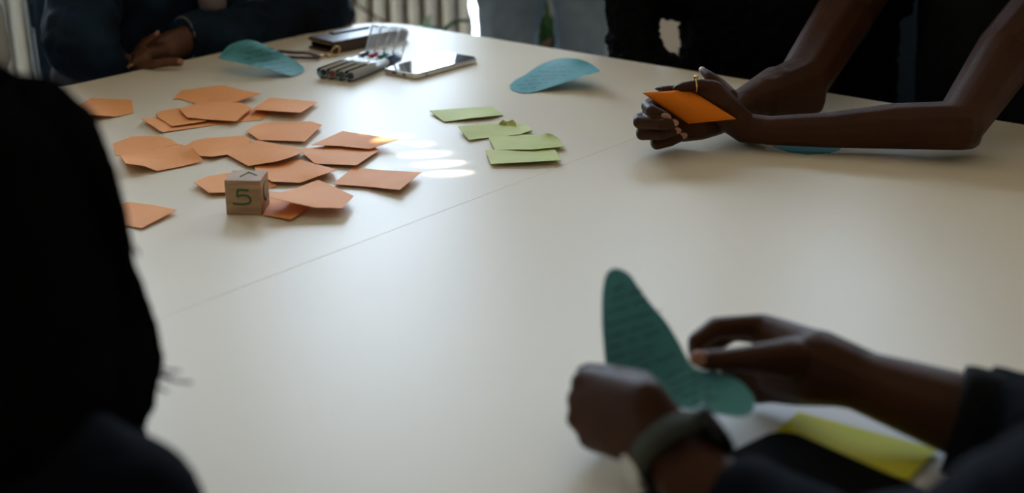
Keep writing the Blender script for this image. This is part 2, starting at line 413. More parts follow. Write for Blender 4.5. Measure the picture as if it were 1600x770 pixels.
def scribble(p0, p1, amp, rnd, wl=5.0, up=(0, -1)):
    """handwritten words between two points: broken wavy lines"""
    L = math.hypot(p1[0]-p0[0], p1[1]-p0[1]); out = []; t = 0
    while t < L:
        wlen = min(rnd.uniform(2.2, 6)*wl, L-t); ln = []; k = max(4, int(wlen/wl*5)); ph = rnd.random()*6
        for i in range(k+1):
            s = t+wlen*i/k; u = s/L
            a = amp*(math.sin(ph+i*1.9)*.6+rnd.uniform(-.5, .5))*(1.7 if rnd.random() < .12 else 1)
            ln.append((p0[0]+(p1[0]-p0[0])*u+up[0]*a+rnd.uniform(-.3, .3)*wl*.3, p0[1]+(p1[1]-p0[1])*u+up[1]*a))
        if wlen > wl: out.append(ln)
        t += wlen+wl*rnd.uniform(.7, 1.5)
    return out

GO = 'orange cut paper cards scattered on the left table'
oc = [
 # (layer, outline px, label)
 (1, [(116,169),(142,152.5),(206,156),(209,176),(180,182,.001),(135,179,.010)], 'orange five-sided card alone at the far left, partly behind the black hair'),
 (2, [(270,155),(283,141,.001),(339,133.5,.002),(352,133.5,.002),(381,141,.003),(408,146,.008),(369,159,.002),(310,163),(281,154)], 'farthest orange card, topmost of the upper cluster, with a broad blunt peak'),
 (5, [(280,170,.001),(310,161),(340,159),(375,160),(393.5,168,.003),(369,189,.004),(330,187,.002),(292,183,.004)], 'orange card lying on top of the upper cluster, below the farthest card'),
 (4, [(393,170.6,.004),(422,152),(497,159,.002),(470,176,.007),(430,173.5,.007)], 'orange diamond-like card right of the upper cluster, near edge lifted'),
 (1, [(331,188),(336,193.5),(409,187.5),(425,176),(400,171),(350,172)], 'orange card mostly hidden under the upper cluster, right corner showing'),
 (3, [(244,178,.001),(251,173),(279,168.6),(310,170),(326,180),(322,189,.002),(269,197,.002),(248,184,.001)], 'orange card with a rounded left end in the upper cluster'),
 (1, [(221,185,.006),(244,184),(300,176),(345,186),(343,194),(256,206,.001),(250,204.5,.004)], 'lowest orange card of the upper cluster, creased at its left corner'),
 (1, [(176,224),(206.5,212.7,.001),(248,212,.001),(266,216.6,.001),(278,225,.002),(240,234),(196,243),(180,243)], 'orange card with a curved far edge just right of the black hair'),
 (3, [(188,243),(236,234.5),(282,225,.001),(302,231,.008),(318,251,.001),(282,260),(245.5,267,0),(225,259,.007),(196,255,.012)], 'curled orange card with a rolled ridge beside the black hair'),
 (2, [(285,230),(302,220),(323,215.6,.001),(383,211.4,.001),(394,218,.001),(380,232),(354,241.5,.002),(331,244.5,.004),(313,243.5,.002),(302,232)], 'orange card between the curled card and the big four-sided card'),
 (5, [(354.5,241,.001),(375,228),(402.5,219,.001),(469,231.7,.002),(472,238,.004),(450,247,.006),(432,252,.005),(388,259,.001)], 'large orange card in the middle overlapping the cards around it'),
 (2, [(384.5,204,.004),(399,194.7,.001),(417,190.8),(486,189.5,.001),(503.4,195,.004),(476.6,220.8,.004),(405,218.5,.001)], 'orange six-sided card with both ends raised, right of the middle cards'),
 (4, [(487,226,.004),(535,204.5),(622,217.5,.009),(578,232.5,.003),(530,228,.002)], 'orange diamond card touching the sun spots on the table'),
 (2, [(466,232.5,.005),(508,229),(560,229),(586,230),(592,235,.003),(557,258,.004),(492,255.3,.002)], 'orange card tucked under the diamond card by the sun spots'),
 (3, [(398,260.5,.001),(430,256),(469,249,0),(520,263,.002),(529,265,.007),(500,274,.006),(470,285.3,.002),(425,283.5,.004),(399,267,.001)], 'orange card directly behind the wooden cube, right tip curled up'),
 (2, [(519.5,287.5,.002),(552,261),(600,266),(658.4,268.7,.006),(624.7,296.5,.006),(570,291,.002)], 'rightmost orange card, lying apart from the others'),
 (5, [(420,299,.014),(440,300,.010),(462,294,.004),(497.4,280.4,.001),(553,306,.006),(535,325,.008),(492,324,.009),(456,316,.013),(421,308,.018)], 'orange card right of the wooden cube, bent up along its near edge'),
 (1, [(411,335.5,.001),(422,308),(455,306),(482,326),(454.5,342.5,.003)], 'orange card half hidden under the bent card right of the cube'),
 (1, [(303,284,.006),(323,275.5,.001),(355,270),(400,271),(432,289.5,.002),(427,293),(400,297),(352,300.5,.004),(326,301,.004)], 'orange card lying behind the wooden cube and showing on both its sides'),
 (1, [(180,322),(200,315.5),(240,320),(276,327.5,.004),(222,356,.002),(207,354,.001),(185,350)], 'nearest orange card on the left, cut off by the black hair'),
]
for lay, ol, lb in oc:
    s = Sheet(ol, .0006*lay); tag(s.mesh('orange_card', M['orange'], None, grid=(7, 3.5)), lb, 'paper card', GO)
GL = 'lime green sticky notes in the middle of the table'
lc = [
 (1, [(670.5,172.5,.003),(720,169),(768,166),(787,179.5,.001),(765,181.5,.004),(740,184,.004),(694,190,.001)], 'farthest lime note, lying alone'),
 (1, [(778,196),(780,192,.004),(786,187,.008),(793,190,.005),(801.5,186.5,.009),(807,193,.004),(806,199),(785,200)], 'lime note with jagged torn edge peeking out behind another note'),
 (3, [(715,197,.004),(751,193.8,.003),(790,193.5),(823,194),(832,202.5,.004),(813,209.5,.002),(770,214),(732.5,218.3,.001)], 'second farthest lime note, left corner lifted'),
 (4, [(763,214.5,.001),(810,210),(846,210.5,.003),(853,208,.007),(862,209,.006),(872,215,.002),(883,228.5,.003),(832,233.5,.003),(773,233.5,.001)], 'lime note with a small curl on its far edge, third from the back'),
 (5, [(758,234.5,.001),(810,232),(867,232.5),(877,250,.003),(832,252.5,.003),(767,256,.001)], 'nearest lime note of the four laid out'),
]
for lay, ol, lb in lc:
    s = Sheet(ol, .0006*lay); tag(s.mesh('lime_note', M['lime'], None, grid=(8, 3.5)), lb, 'paper note', GL)
rnd = random.Random(3)
def sm2(pts, k=4): return [tuple(v) for v in smoothpath([(p[0], p[1], p[2]*1000) for p in pts]+[(pts[0][0], pts[0][1], pts[0][2]*1000)], k)[:-1]]
def leafsheet(ol, label, lines, flap):
    ol = [(a, b, c/1000) for a, b, c in sm2([(p[0], p[1], p[2] if len(p) > 2 else 0) for p in ol], 3)]
    s = Sheet(ol, .0012); t = s.mesh('teal_paper', M['teal'], None, grid=(8, 4)); tag(t, label, 'paper cutout')
    L = []
    for a, b, amp, wl in lines: L += scribble(a, b, amp, rnd, wl)
    stroke('handwriting', s.surf, L, .55, M['ink'], t, .0006)
    return t
leafsheet([(341.5,90,.020),(355,73,.030),(370,65.5,.038),(386,62.3,.042),(402,65,.040),(420,73,.032),(450,88,.015),(470,101,.005),(475,109,.001),(469,115,0),(455,118.3,.001),(430,111.5,.009),(400,104,.016),(370,97.5,.020),(345,92.3,.021)],
 'teal leaf-shaped paper with handwriting near the denim-sleeved hands',
 [((350,86),(366,73),1.0,3)]+[((384+i*1.0, 94-i*.0+0),(0,0),0,1) for i in []]+
 [((386,76),(402,70),1.3,3),((384,84),(414,77),1.4,3),((382,92),(424,83),1.4,3),((392,98),(436,90),1.4,3),((404,103),(446,97),1.3,3),((418,108),(456,104),1.2,3),((432,112),(462,110),1.1,3)],
 [(349,99,.0),(364,93,.006),(400,102,.004),(446,115.5,.0),(430,119,0),(400,117.5,0),(368,110,0)])
leafsheet([(796.5,133,.001),(805,125,.003),(820,117,.006),(839,104,.010),(856,96,.014),(877,91,.022),(903,92,.026),(922,99,.022),(937,110.5,.026),(925,114.5,.024),(900,122.5,.016),(869,133,.008),(840,142,.001),(826,145,0),(811,144,0),(799,139.5,0)],
 'teal leaf-shaped paper with handwriting in front of the blue jeans',
 [((812,139),(840,136),1.2,3),((808,133),(856,128),1.3,3),((818,126),(872,122),1.3,3),((828,119),(886,117),1.3,3),((842,112),(894,112),1.2,3),((856,106),(884,104),1.2,3),((866,101),(880,99),1.1,3)],
 [(846,142,0),(880,130,.003),(925,116,.012),(932,117,.004),(926,122,0),(890,134,0),(860,142,0)])
s = Sheet([(1200,222),(1212,230),(1232,237.5),(1262,241.3),(1295,239.5),(1312,234),(1318,226),(1290,215),(1240,213)], .0006)
tag(s.mesh('teal_paper', M['teal'], None), 'teal paper cutout mostly hidden under the bare forearm on the right', 'paper cutout')

# foreground sheets
s = Sheet([(985,655),(1009,770),(1030,860),(1650,860),(1560,640),(1500,606),(1300,606),(1130,622)], .0009)
tag(s.mesh('paper_sheet', M['white'], None, grid=(40, 25)), 'white sheet of paper under the watch hand and the yellow card', 'paper')
s = Sheet([(1247.7,643,.002),(1330,665),(1466,701.5,.003),(1420,749,.004),(1330,722),(1212,672)], .0012)
tag(s.mesh('yellow_card', M['yellow'], None, grid=(14, 8)), 'yellow paper card on the white sheet at lower right', 'paper card')
# black tablet cover: its far corner is near (1222,668)
A = T(1222, 664, .01); B = T(1470, 772, .01); Cc = T(1120, 706, .01)
dx = (B-A).normalized(); dy = (Cc-A); dy = (dy-dx*dy.dot(dx)).normalized()
m4 = Matrix.Translation(A+dx*.12+dy*.085 - Vector((0, 0, .0082))) @ Matrix((dx, dy, dx.cross(dy))).transposed().to_4x4()
bm = bmesh.new(); prism(bm, rrect(.24, .17, .018, 8), -.0001, .0078, None, bevel=.002)
if dx.cross(dy).z < 0: bmesh.ops.scale(bm, vec=(1, 1, -1), verts=bm.verts)
bmesh.ops.transform(bm, matrix=m4, verts=bm.verts)
tb = thing('tablet', 'black tablet in a cover with rounded corners on the yellow card', 'tablet', (m4.translation.x, m4.translation.y, TZ+.001))
obj('cover', bm, M['tablet'], tb)
bm = bmesh.new(); prism(bm, rrect(.215, .145, .008, 5), 0, .0006); bmesh.ops.transform(bm, matrix=Matrix.Translation((0, 0, .0079)) @ m4, verts=bm.verts); obj('screen', bm, M['tablet'], tb)

# the folded teal heart held in the two near hands
def heart_y(x, y):
    # crease from (1000,632) to (1085,568): signed distance to its lower right
    d = ((x-1000)*64+(y-632)*85)/106.4
    yy = .925+(x-950)*.00016+(600-y)*.00020
    k = .5*(d+math.sqrt(d*d+200))            # smooth bend
    return yy-.00062*k
def heart(x, y, lift):
    v = P(x, y, heart_y(x, y)); return v+(Vector((0, 0, CAMZ))-v).normalized()*lift
ho = [(948,585,0),(943,540,0),(940.5,500,0),(941,460,0),(946,432,0),(955,420.5,0),(968,420,0),(985,430,0),(1000,452,0),(1020,478,0),(1043,505,0),(1062,537,0),(1077,565,0),(1092,577,0),(1118,580,0),(1145,588,0),(1166,604,0),(1179,625,0),(1174,644,0),(1157,651,0),(1130,648,0),(1095,641,0),(1062,636,0),(1035,634,0),(1000,628,0),(965,610,0)]
ho = [(a, b, 0) for a, b, c in sm2(ho, 3)]
s = Sheet(ho, 0, heart); hp = s.mesh('teal_paper', M['teal'], None, grid=(8, 8), th=.0003)
tag(hp, 'folded teal heart-shaped paper with handwriting held in the two near hands', 'paper cutout')
L = []
for a, b in (((958,455),(975,445)),((955,470),(1003,453)),((950,489),(1010,468)),((949,508),(1035,484)),((950,527),(1020,506)),((950,545),(1040,514)),((952,560),(1030,538)),((985,566),(1020,552)),((1000,575),(1055,553)),
             ((1040,590),(1072,572)),((1045,602),(1090,583)),((1052,613),(1105,592)),((1062,622),(1112,604)),((1080,630),(1120,613)),((1098,632),(1122,620))):
    L += scribble(a, b, 2.6, rnd, 6)
stroke('handwriting', s.surf, L, 1.3, M['ink'], hp, .0009)

# ------------------------------------------------------------------ wooden cube
a = T(354, 335.5); b = T(409.5, 336.5); ex = (b-a).normalized(); cs = (b-a).length; ey = Z.cross(ex)
cube = thing('number_cube', 'small wooden cube with a green handwritten 5 on its front', 'cube', (a+ex*cs/2+ey*cs/2))
cm = Matrix.Translation(a) @ Matrix((ex, ey, Z)).transposed().to_4x4()
bm = bmesh.new(); box(bm, (cs/2, cs/2, cs/2), (cs, cs, cs), bevel=.0007); bmesh.ops.transform(bm, matrix=cm, verts=bm.verts); obj('wooden_block', bm, M['wood'], cube)
def glyph(name, pts, fn, wd):
    bm = bmesh.new()
    for ln in pts:
        ln = [fn(*p) for p in ln]; tube(bm, smoothpath(ln, 5), wd, 6)
    return obj(name, bm, M['green_ink'], cube, True)
fr_ = lambda u, v: cm @ Vector((u*cs, -.00003, v*cs))
g = glyph('digit', [[(.66,.72),(.50,.735),(.36,.73)],[(.36,.73),(.34,.62),(.335,.53)],[(.335,.53),(.5,.575),(.66,.53),(.70,.42),(.62,.34),(.42,.315),(.20,.335)]], fr_, .00115)
tp_ = lambda u, v: cm @ Vector((u*cs, v*cs, cs+.00003))
glyph('digit', [[(.36,.36),(.46,.66),(.54,.78)],[(.50,.80),(.62,.70),(.80,.50)]], tp_, .0009)
sd_ = lambda u, v: cm @ Vector((cs+.00003, u*cs, v*cs))
glyph('digit', [[(.72,.80),(.45,.78),(.32,.62),(.36,.42),(.55,.28),(.78,.30)]], sd_, .0009)

# ------------------------------------------------------------------ phone
def quadframe(p0, p1, p2):       # origin p0, x towards p1, y roughly towards p2
    x = (p1-p0).normalized(); y = (p2-p0)-x*(p2-p0).dot(x); y.normalize(); return x, y
p0 = T(651, 125); px_ = T(741, 100); py_ = T(601, 114)
x, y = quadframe(p0, px_, py_); LX = .146; LY = .068
c = p0+x*LX/2+y*LY/2; pm = Matrix.Translation(c) @ Matrix((x, y, x.cross(y))).transposed().to_4x4()
if x.cross(y).z < 0: pm = Matrix.Translation(c) @ Matrix((x, y, Z)).transposed().to_4x4()
ph = thing('smartphone', 'silver-edged smartphone lying face up beside the marker pens', 'phone', (c.x, c.y, TZ))
def pbox(name, fn, m, smooth=False):
    bm = bmesh.new(); fn(bm); bmesh.ops.transform(bm, matrix=pm, verts=bm.verts); return obj(name, bm, m, ph, smooth)
pbox('metal_frame', lambda b: prism(b, rrect(LX, LY, .009, 6), .0008, .0082, None, bevel=.0014), M['silver'])
pbox('screen', lambda b: prism(b, rrect(LX-.004, LY-.004, .0078, 6), .0081, .0087), M['screen'])
for yy, ww in ((-.004, .009), (.0, 0), (.016, .006)):
    if ww: pbox('port', lambda b: box(b, (-LX/2-.0001, -yy+.006, .0045), (.0006, ww, .0028), bevel=.0002), M['hole'])
for xx, ww in ((.012, .008), (.030, .010), (.046, .006)):
    pbox('side_button', lambda b: box(b, (xx, -LY/2-.0003, .0048), (ww, .0009, .0022), bevel=.0003), M['silver'])
for xx in (-.052, -.049): pbox('antenna_band', lambda b: box(b, (xx, -LY/2-.00005, .0045), (.0009, .0004, .006)), M['hole'])

# ------------------------------------------------------------------ marker set
fa = T(503, 113, .009); fb = T(549, 119, .009); fx = (fb-fa).normalized(); sp_ = (fb-fa).length/3
fd = Vector((-fx.y, fx.x, 0)); end = T(630, 88, .009); fd2 = (end-fb); fd2.z = 0; ML = .142; fd2.normalize()
fd = fd2; fx = Vector((fd.y, -fd.x, 0)); mid0 = (fa+fb)/2; sp_ = .0158
case = thing('marker_case', 'clear plastic marker case with its scalloped lid standing open', 'pen case', (mid0+fd*.07-Z*.009))
mm = Matrix.Translation(mid0-Z*.009) @ Matrix((fx, fd, Z)).transposed().to_4x4()
def scallop(w, h, n=4, k=7, z0=0.0):
    pts = []
    for i in range(n):
        cx = (i-(n-1)/2)*w
        for j in range(k+1):
            a = math.pi-math.pi*j/k; pts.append((cx+w/2*math.cos(a), z0+h*math.sin(a)))
    return pts
def sheetstrip(bm, prof, y0, y1, close=True):
    A = [bm.verts.new((x, y0, z)) for x, z in prof]; B = [bm.verts.new((x, y1, z)) for x, z in prof]
    n = len(prof)
    for i in range(n if close else n-1):
        j = (i+1) % n; bm.faces.new((A[i], A[j], B[j], B[i]))
    return A, B
W4 = sp_*2
bm = bmesh.new()
prof = [(x, .0095-(z)) for x, z in scallop(sp_, .0090)]
prof = [(x, max(.0004, z)) for x, z in prof]+[(W4+.0006, .013)]; prof = [(-W4-.0006, .013)]+prof
Aa, Bb = sheetstrip(bm, prof, -.003, .118, False)
fv = [bm.verts.new((x, -.003, z)) for x, z in ((-W4, .017), (W4, .017))]
try: bm.faces.new(Aa+[fv[1], fv[0]])
except Exception: pass
bmesh.ops.transform(bm, matrix=mm, verts=bm.verts); o = obj('tray', bm, M['clear2'], case, True)
bm = bmesh.new(); prof = [(-W4-.0012, .006)]+[(x, .0115+z*.75) for x, z in scallop(sp_, .0085)]+[(W4+.0012, .006)]
Aa, Bb = sheetstrip(bm, prof, -.0035, .072, False)
bm.faces.new(Aa)
bmesh.ops.transform(bm, matrix=mm, verts=bm.verts); o = obj('top_cover', bm, M['clear2'], case, True)
# lid: scalloped shell hinged at the far end, leaning back
bm = bmesh.new(); prof = [(-W4-.001, -.002)]+scallop(sp_*1.02, .0095)+[(W4+.001, -.002)]
Aa, Bb = sheetstrip(bm, prof, 0, .050, False); bm.faces.new(Bb)
lid_hinge = .128; ang = R_(58)
lm = mm @ Matrix.Translation((0, lid_hinge, .006)) @ Matrix.Rotation(ang, 4, 'X')
bmesh.ops.transform(bm, matrix=lm, verts=bm.verts); o = obj('lid', bm, M['clear'], case, True)
for i in range(5):
    bm = bmesh.new(); tube(bm, [lm @ Vector(((i-2)*sp_*1.02, .0, -.0005)), lm @ Vector(((i-2)*sp_*1.02, .050, -.0005))], .0009, 6); obj('lid_rib', bm, M['bodyw'], case, True)
caps = ['cap_black', 'cap_red', 'cap_green', 'cap_blue']; nm = ['black', 'red', 'green', 'blue']; plc = ['leftmost', 'second from the left', 'third from the left', 'rightmost']
for i in range(4):
    cx = (i-1.5)*sp_; base = mm @ Vector((cx, .0, .0085))
    t = thing('marker_pen', f'{nm[i]} capped white marker pen, {plc[i]} in the open clear case', 'marker', (base.x, base.y, TZ+.001), 'four marker pens in the clear case')
    def ax(y0, y1, r0, r1=None, n=16, zz=.0088): return [mm @ Vector((cx, y0, zz)), mm @ Vector((cx, y1, zz))], [r0, r1 or r0], n
    def tb_(name, segs, mt):
        bm = bmesh.new()
        tube(bm, [mm @ Vector((cx, yy, .0088)) for yy, _ in segs], [r for _, r in segs], 16); return obj(name, bm, mt, t, True)
    tb_('barrel', [(.0015,.0060),(.002,.0068),(.100,.0068),(.1005,.0062)], M['bodyw'])
    tb_('end_plug', [(-.0004,.0050),(.0018,.0050)], M[caps[i]])
    tb_('cap', [(.1,.0072),(.101,.0077),(.122,.0074),(.136,.0062),(.138,.005)], M[caps[i]])
    bm = bmesh.new(); box(bm, (0, 0, 0), (.003, .030, .0014), bevel=.0004); bmesh.ops.transform(bm, matrix=mm @ Matrix.Translation((cx, .116, .0168)), verts=bm.verts); obj('clip', bm, M[caps[i]], t)

# ------------------------------------------------------------------ wallet
wa, wb, wc, wd_ = T(471, 78), T(521, 85), T(634, 63), T(583, 52)
x, y = quadframe(wb, wc, wa); WL = (wc-wb).length; WW = min(.085, (wa-wb).length*1.0)
WW = (wa-wb).length*.98
c = wb+x*WL/2+y*WW/2; wm = Matrix.Translation((c.x, c.y, TZ)) @ Matrix((x, y, Z)).transposed().to_4x4()
wl = thing('wallet', 'brown leather zip wallet with a gold clasp behind the marker pens', 'wallet', (c.x, c.y, TZ))
def wbx(name, cc, s, m, bev=.002):
    bm = bmesh.new(); box(bm, cc, s, bevel=bev); bmesh.ops.transform(bm, matrix=wm, verts=bm.verts); return obj(name, bm, m, wl)
wbx('back_cover', (0, 0, .0026), (WL, WW, .0045), M['leather'], .0015)
wbx('inner_pocket', (-.003, 0, .0098), (WL-.012, WW-.008, .0095), M['tablet'], .001)
wbx('front_cover', (0, 0, .0172), (WL, WW, .0052), M['leather'], .0018)
wbx('zip', (-.004, .004, .0145), (WL-.008, WW-.006, .0012), M['gold'], .0003)
wbx('long_side', (0, -WW/2+.0015, .010), (WL, .003, .0175), M['leather'], .001)
bm = bmesh.new(); tube(bm, [wm @ Vector((WL/2-.002, yy, .0105)) for yy in (-WW/2+.001, WW/2-.001)], .0098, 14); obj('spine', bm, M['leather'], wl, True)
bm = bmesh.new(); box(bm, (.0, WW/2-.012, .0212), (WL*.5, .012, .0028), bevel=.0008); bmesh.ops.transform(bm, matrix=wm, verts=bm.verts); obj('closing_strap', bm, M['leather'], wl)
# wrist strap: loop of leather lying on the table to the left
def strip(bm, pts, wdt, th):
    prev = None
    for i, p in enumerate(pts):
        d = (pts[min(i+1, len(pts)-1)]-pts[max(i-1, 0)]).normalized(); s = Vector((0,0,1)).cross(d).normalized()*th/2; z = Vector((0, 0, wdt/2))
        cur = [bm.verts.new(v) for v in (p-s-z, p+s-z, p+s+z, p-s+z)]
        if prev:
            for k in range(4): bm.faces.new((prev[k], prev[(k+1) % 4], cur[(k+1) % 4], cur[k]))
        else: bm.faces.new(cur)
        prev = cur
    bm.faces.new(prev[::-1])
bm = bmesh.new(); strip(bm, smoothpath([T(500, 89, .005), T(480, 83, .005), T(455, 82, .005), T(432, 80, .005), T(420, 83, .005), T(440, 88, .004), T(470, 90, .004), T(498, 90.5, .004)], 6), .0045, .0018)
obj('wrist_strap', bm, M['leather'], wl)
bm = bmesh.new(); rc = T(524, 80, .009); rad_ = .0085
tube(bm, [rc+x*math.cos(a)*rad_+Z*math.sin(a)*rad_+y*-.004*math.sin(a) for a in [2*math.pi*k/20 for k in range(21)]], .0010, 6); obj('ring', bm, M['gold'], wl, True)
bm = bmesh.new(); tube(bm, smoothpath([T(519, 84, .004), T(512, 83, .006), T(508, 86.5, .003), T(515, 89, .002), T(521, 87, .003)], 5), .0013, 6); tube(bm, [T(499, 89.5, .003), T(508, 86.5, .003)], .0022, 8); obj('clasp', bm, M['gold'], wl, True)

# ------------------------------------------------------------------ plants and cable behind the table
def blade(bm, pts, w0, droop=0, n=10, fold=.25):
    pts = smoothpath(pts, 5); prev = None
    for i, p in enumerate(pts):
        t = i/(len(pts)-1); d = (pts[min(i+1, len(pts)-1)]-pts[max(i-1, 0)]).normalized()
        s = d.cross(Vector((.2, -1, .3))).normalized(); wv = w0*max(.04, math.sin(math.pi*min(1, t*.85+.15))**.7)
        nn = s.cross(d).normalized()
        cur = [bm.verts.new(p-s*wv+nn*wv*fold), bm.verts.new(p), bm.verts.new(p+s*wv+nn*wv*fold)]
        if prev: bm.faces.new((prev[0], prev[1], cur[1], cur[0])); bm.faces.new((prev[1], prev[2], cur[2], cur[1]))
        prev = cur
def plant(label, base, pot_r, leaves, cat='plant'):
    t = thing('potted_plant', label, cat, base)
    bm = bmesh.new(); b = Vector(base); tube(bm, [b, b+Z*.02, b+Z*.25, b+Z*.27], [pot_r*.7, pot_r*.75, pot_r, pot_r], 20); obj('pot', bm, M['pot'], t, True)
    bm = bmesh.new(); tube(bm, [b+Z*.262, b+Z*.275], pot_r*.9, 20); obj('soil', bm, M['soil'], t)
    for pts, wd, mt, nm_ in leaves:
        bm = bmesh.new()
        if nm_ == 'stem': tube(bm, smoothpath(pts, 5), wd, 6)
        else: blade(bm, pts, wd)
        o = obj(nm_, bm, M[mt], t, True)
        if nm_ == 'leaf': k = o.modifiers.new('s', 'SOLIDIFY'); k.thickness = .0012
    return t
PY = 3.15; b1 = Vector((-.20, PY, 0))
plant('potted plant with a pale curled leaf tip coloured as lit in front of the radiator', b1, .09, [
 ([b1+Z*.27, P(655, 90, PY), P(662, 48, PY-.02), P(669, 27, PY-.04), P(673, 21, PY-.08)], .009, 'leaf_lit', 'leaf'),
 ([b1+Z*.27, P(672, 80, PY), P(676, 48, PY), P(673, 38, PY+.02)], .013, 'leaf', 'leaf'),
 ([b1+Z*.27, P(690, 70, PY), P(700, 42, PY), P(716, 33, PY), P(736, 34, PY), P(752, 45, PY)], .0045, 'leaf', 'leaf'),
 ([b1+Z*.27, P(640, 110, PY), P(610, 90, PY), P(590, 92, PY)], .008, 'leaf', 'leaf'),
 ([b1+Z*.27, P(700, 100, PY-.1), P(720, 90, PY-.15), P(742, 100, PY-.2)], .009, 'leaf', 'leaf')])
b2 = Vector((.08, 3.45, 0)); PY = 3.42
lv = []
rp = random.Random(5)
for i in range(16):
    x = 836+i*2.4+rp.uniform(-2, 2); lv.append(([b2+Z*.27, P(852+rp.uniform(-6, 6), 120, PY), P(x, 60+rp.uniform(-10, 10), PY+rp.uniform(-.05, .05)), P(x+rp.uniform(-16, 16), rp.uniform(-30, 40), PY+rp.uniform(-.06, .06))], .010, 'leaf', 'leaf'))
lv += [([b2+Z*.27, P(848, 90, PY-.1), P(858, 66, PY-.1), P(862, 60, PY-.1)], .004, 'stem', 'stem'), ([b2+Z*.27, P(842, 92, PY-.1), P(850, 70, PY-.1), P(864, 66, PY-.1)], .004, 'stem', 'stem')]
plant('leafy palm-like plant seen between the two jeans legs', b2, .11, lv)
bm = bmesh.new(); tube(bm, smoothpath([P(545, -60, 3.68), P(556, 0, 3.66), P(570, 16, 3.66), P(590, 28, 3.66), P(606, 38, 3.66), P(625, 60, 3.66), P(640, 140, 3.66)], 6), .0035, 8)
tag(obj('cable', bm, M['cable'], None, True), 'thin brown cable hanging across the radiator', 'cable')

# ------------------------------------------------------------------ chairs
def chair(label, c, f, w=.42, back_h=.98):
    """c: seat centre on floor, f: facing"""
    f = f.normalized(); l = Z.cross(f)
    t = thing('meeting_chair', label, 'chair', (c.x, c.y, 0))
    mt = Matrix.Translation((c.x, c.y, 0)) @ Matrix((l, f, Z)).transposed().to_4x4()
    def part(name, fn, m, smooth=False):
        bm = bmesh.new(); fn(bm); bmesh.ops.transform(bm, matrix=mt, verts=bm.verts); return obj(name, bm, m, t, smooth)
    part('seat', lambda b: prism(b, rrect(w, .42, .06, 5), .42, .465, None, bevel=.012), M['chair'])
    def bk(b):
        prism(b, rrect(w, back_h-.52, .05, 5), -.014, .014, None, bevel=.008)
        bmesh.ops.transform(b, matrix=Matrix.Translation((0, -.235, (back_h+.52)/2)) @ Matrix.Rotation(R_(84), 4, 'X'), verts=b.verts)
    part('backrest', bk, M['chair'])
    for sx in (-1, 1):
        part('leg', lambda b: tube(b, [(sx*(w/2-.03), .17, .42), (sx*(w/2-.01), .2, 0)], .011, 8), M['chrome'], True)
        part('leg', lambda b: tube(b, [(sx*(w/2-.03), -.17, .42), (sx*(w/2-.01), -.22, 0)], .011, 8), M['chrome'], True)
        part('back_post', lambda b: tube(b, smoothpath([(sx*(w/2-.02), -.10, .41), (sx*(w/2+.004), -.205, .44), (sx*(w/2+.006), -.225, .56), (sx*(w/2+.006), -.25, back_h)], 4), .006, 8), M['chrome'], True)
    return t

# ------------------------------------------------------------------ people
def head_prims(c, f, tilt=0):
    l = Z.cross(f).normalized(); u = (Z*math.cos(tilt)+f*math.sin(tilt)).normalized(); f = l.cross(u)*-1 if l.cross(u).dot(f) < 0 else l.cross(u)
    def a(x, y, z): return c+f*x+l*y+u*z
    pr = [[(a(-.025, 0, .03), .076), (a(.02, 0, .03), .072), (a(0, .012, .0), .066), (a(0, -.012, .0), .066)],
          [(a(.03, .022, .0), .05), (a(.03, -.022, .0), .05), (a(.055, 0, -.075), .026), (a(.0, .035, -.055), .024), (a(.0, -.035, -.055), .024)],
          [(a(.060, .016, -.068), .016), (a(.060, -.016, -.068), .016), (a(.064, 0, -.088), .016)],
          [(a(.080, 0, .012), .008), (a(.098, 0, -.028), .0095), (a(.080, .011, -.030), .008), (a(.080, -.011, -.030), .008)],
          [(a(.074, .030, .020), .008), (a(.080, .008, .017), .008)], [(a(.074, -.030, .020), .008), (a(.080, -.008, .017), .008)],
          [(a(.078, .016, -.053), .0055), (a(.084, 0, -.052), .007), (a(.078, -.016, -.053), .0055)],
          [(a(.077, .014, -.064), .006), (a(.083, 0, -.064), .0075), (a(.077, -.014, -.064), .006)],
          [(a(.052, .038, -.022), .020), (a(.03, .03, -.03), .03)], [(a(.052, -.038, -.022), .020), (a(.03, -.03, -.03), .03)]]
    for s in (1, -1):
        pr.append([(a(-.004, s*.075, .018), .008), (a(-.018, s*.082, .022), .007), (a(-.020, s*.082, -.005), .007), (a(-.004, s*.075, -.022), .007)])
    return pr, a
def face_parts(a, par):
    for s in (1, -1):
        bm = bmesh.new(); bmesh.ops.create_uvsphere(bm, u_segments=14, v_segments=10, radius=.0125, matrix=Matrix.Translation(a(.0665, s*.031, .0))); obj('eye', bm, M['eye'], par, True)
        bm = bmesh.new(); bmesh.ops.create_uvsphere(bm, u_segments=12, v_segments=8, radius=.0062, matrix=Matrix.Translation(a(.0735, s*.031, .0))); obj('iris', bm, M['iris'], par, True)
        bm = bmesh.new(); tube(bm, smoothpath([a(.079, s*.014, .024), a(.081, s*.030, .029), a(.070, s*.046, .022)], 3), .0028, 6); obj('eyebrow', bm, M['hair'], par, True)
def hair_cap(a, par, m='hair', r=.083, long=False):
    pr = [[(a(-.030, 0, .042), r), (a(.008, 0, .046), r-.004), (a(-.035, .01, .0), r-.008), (a(-.035, -.01, .0), r-.008)]]
    return blob('hair', pr, M[m], par, .005, 4, .012, .012)
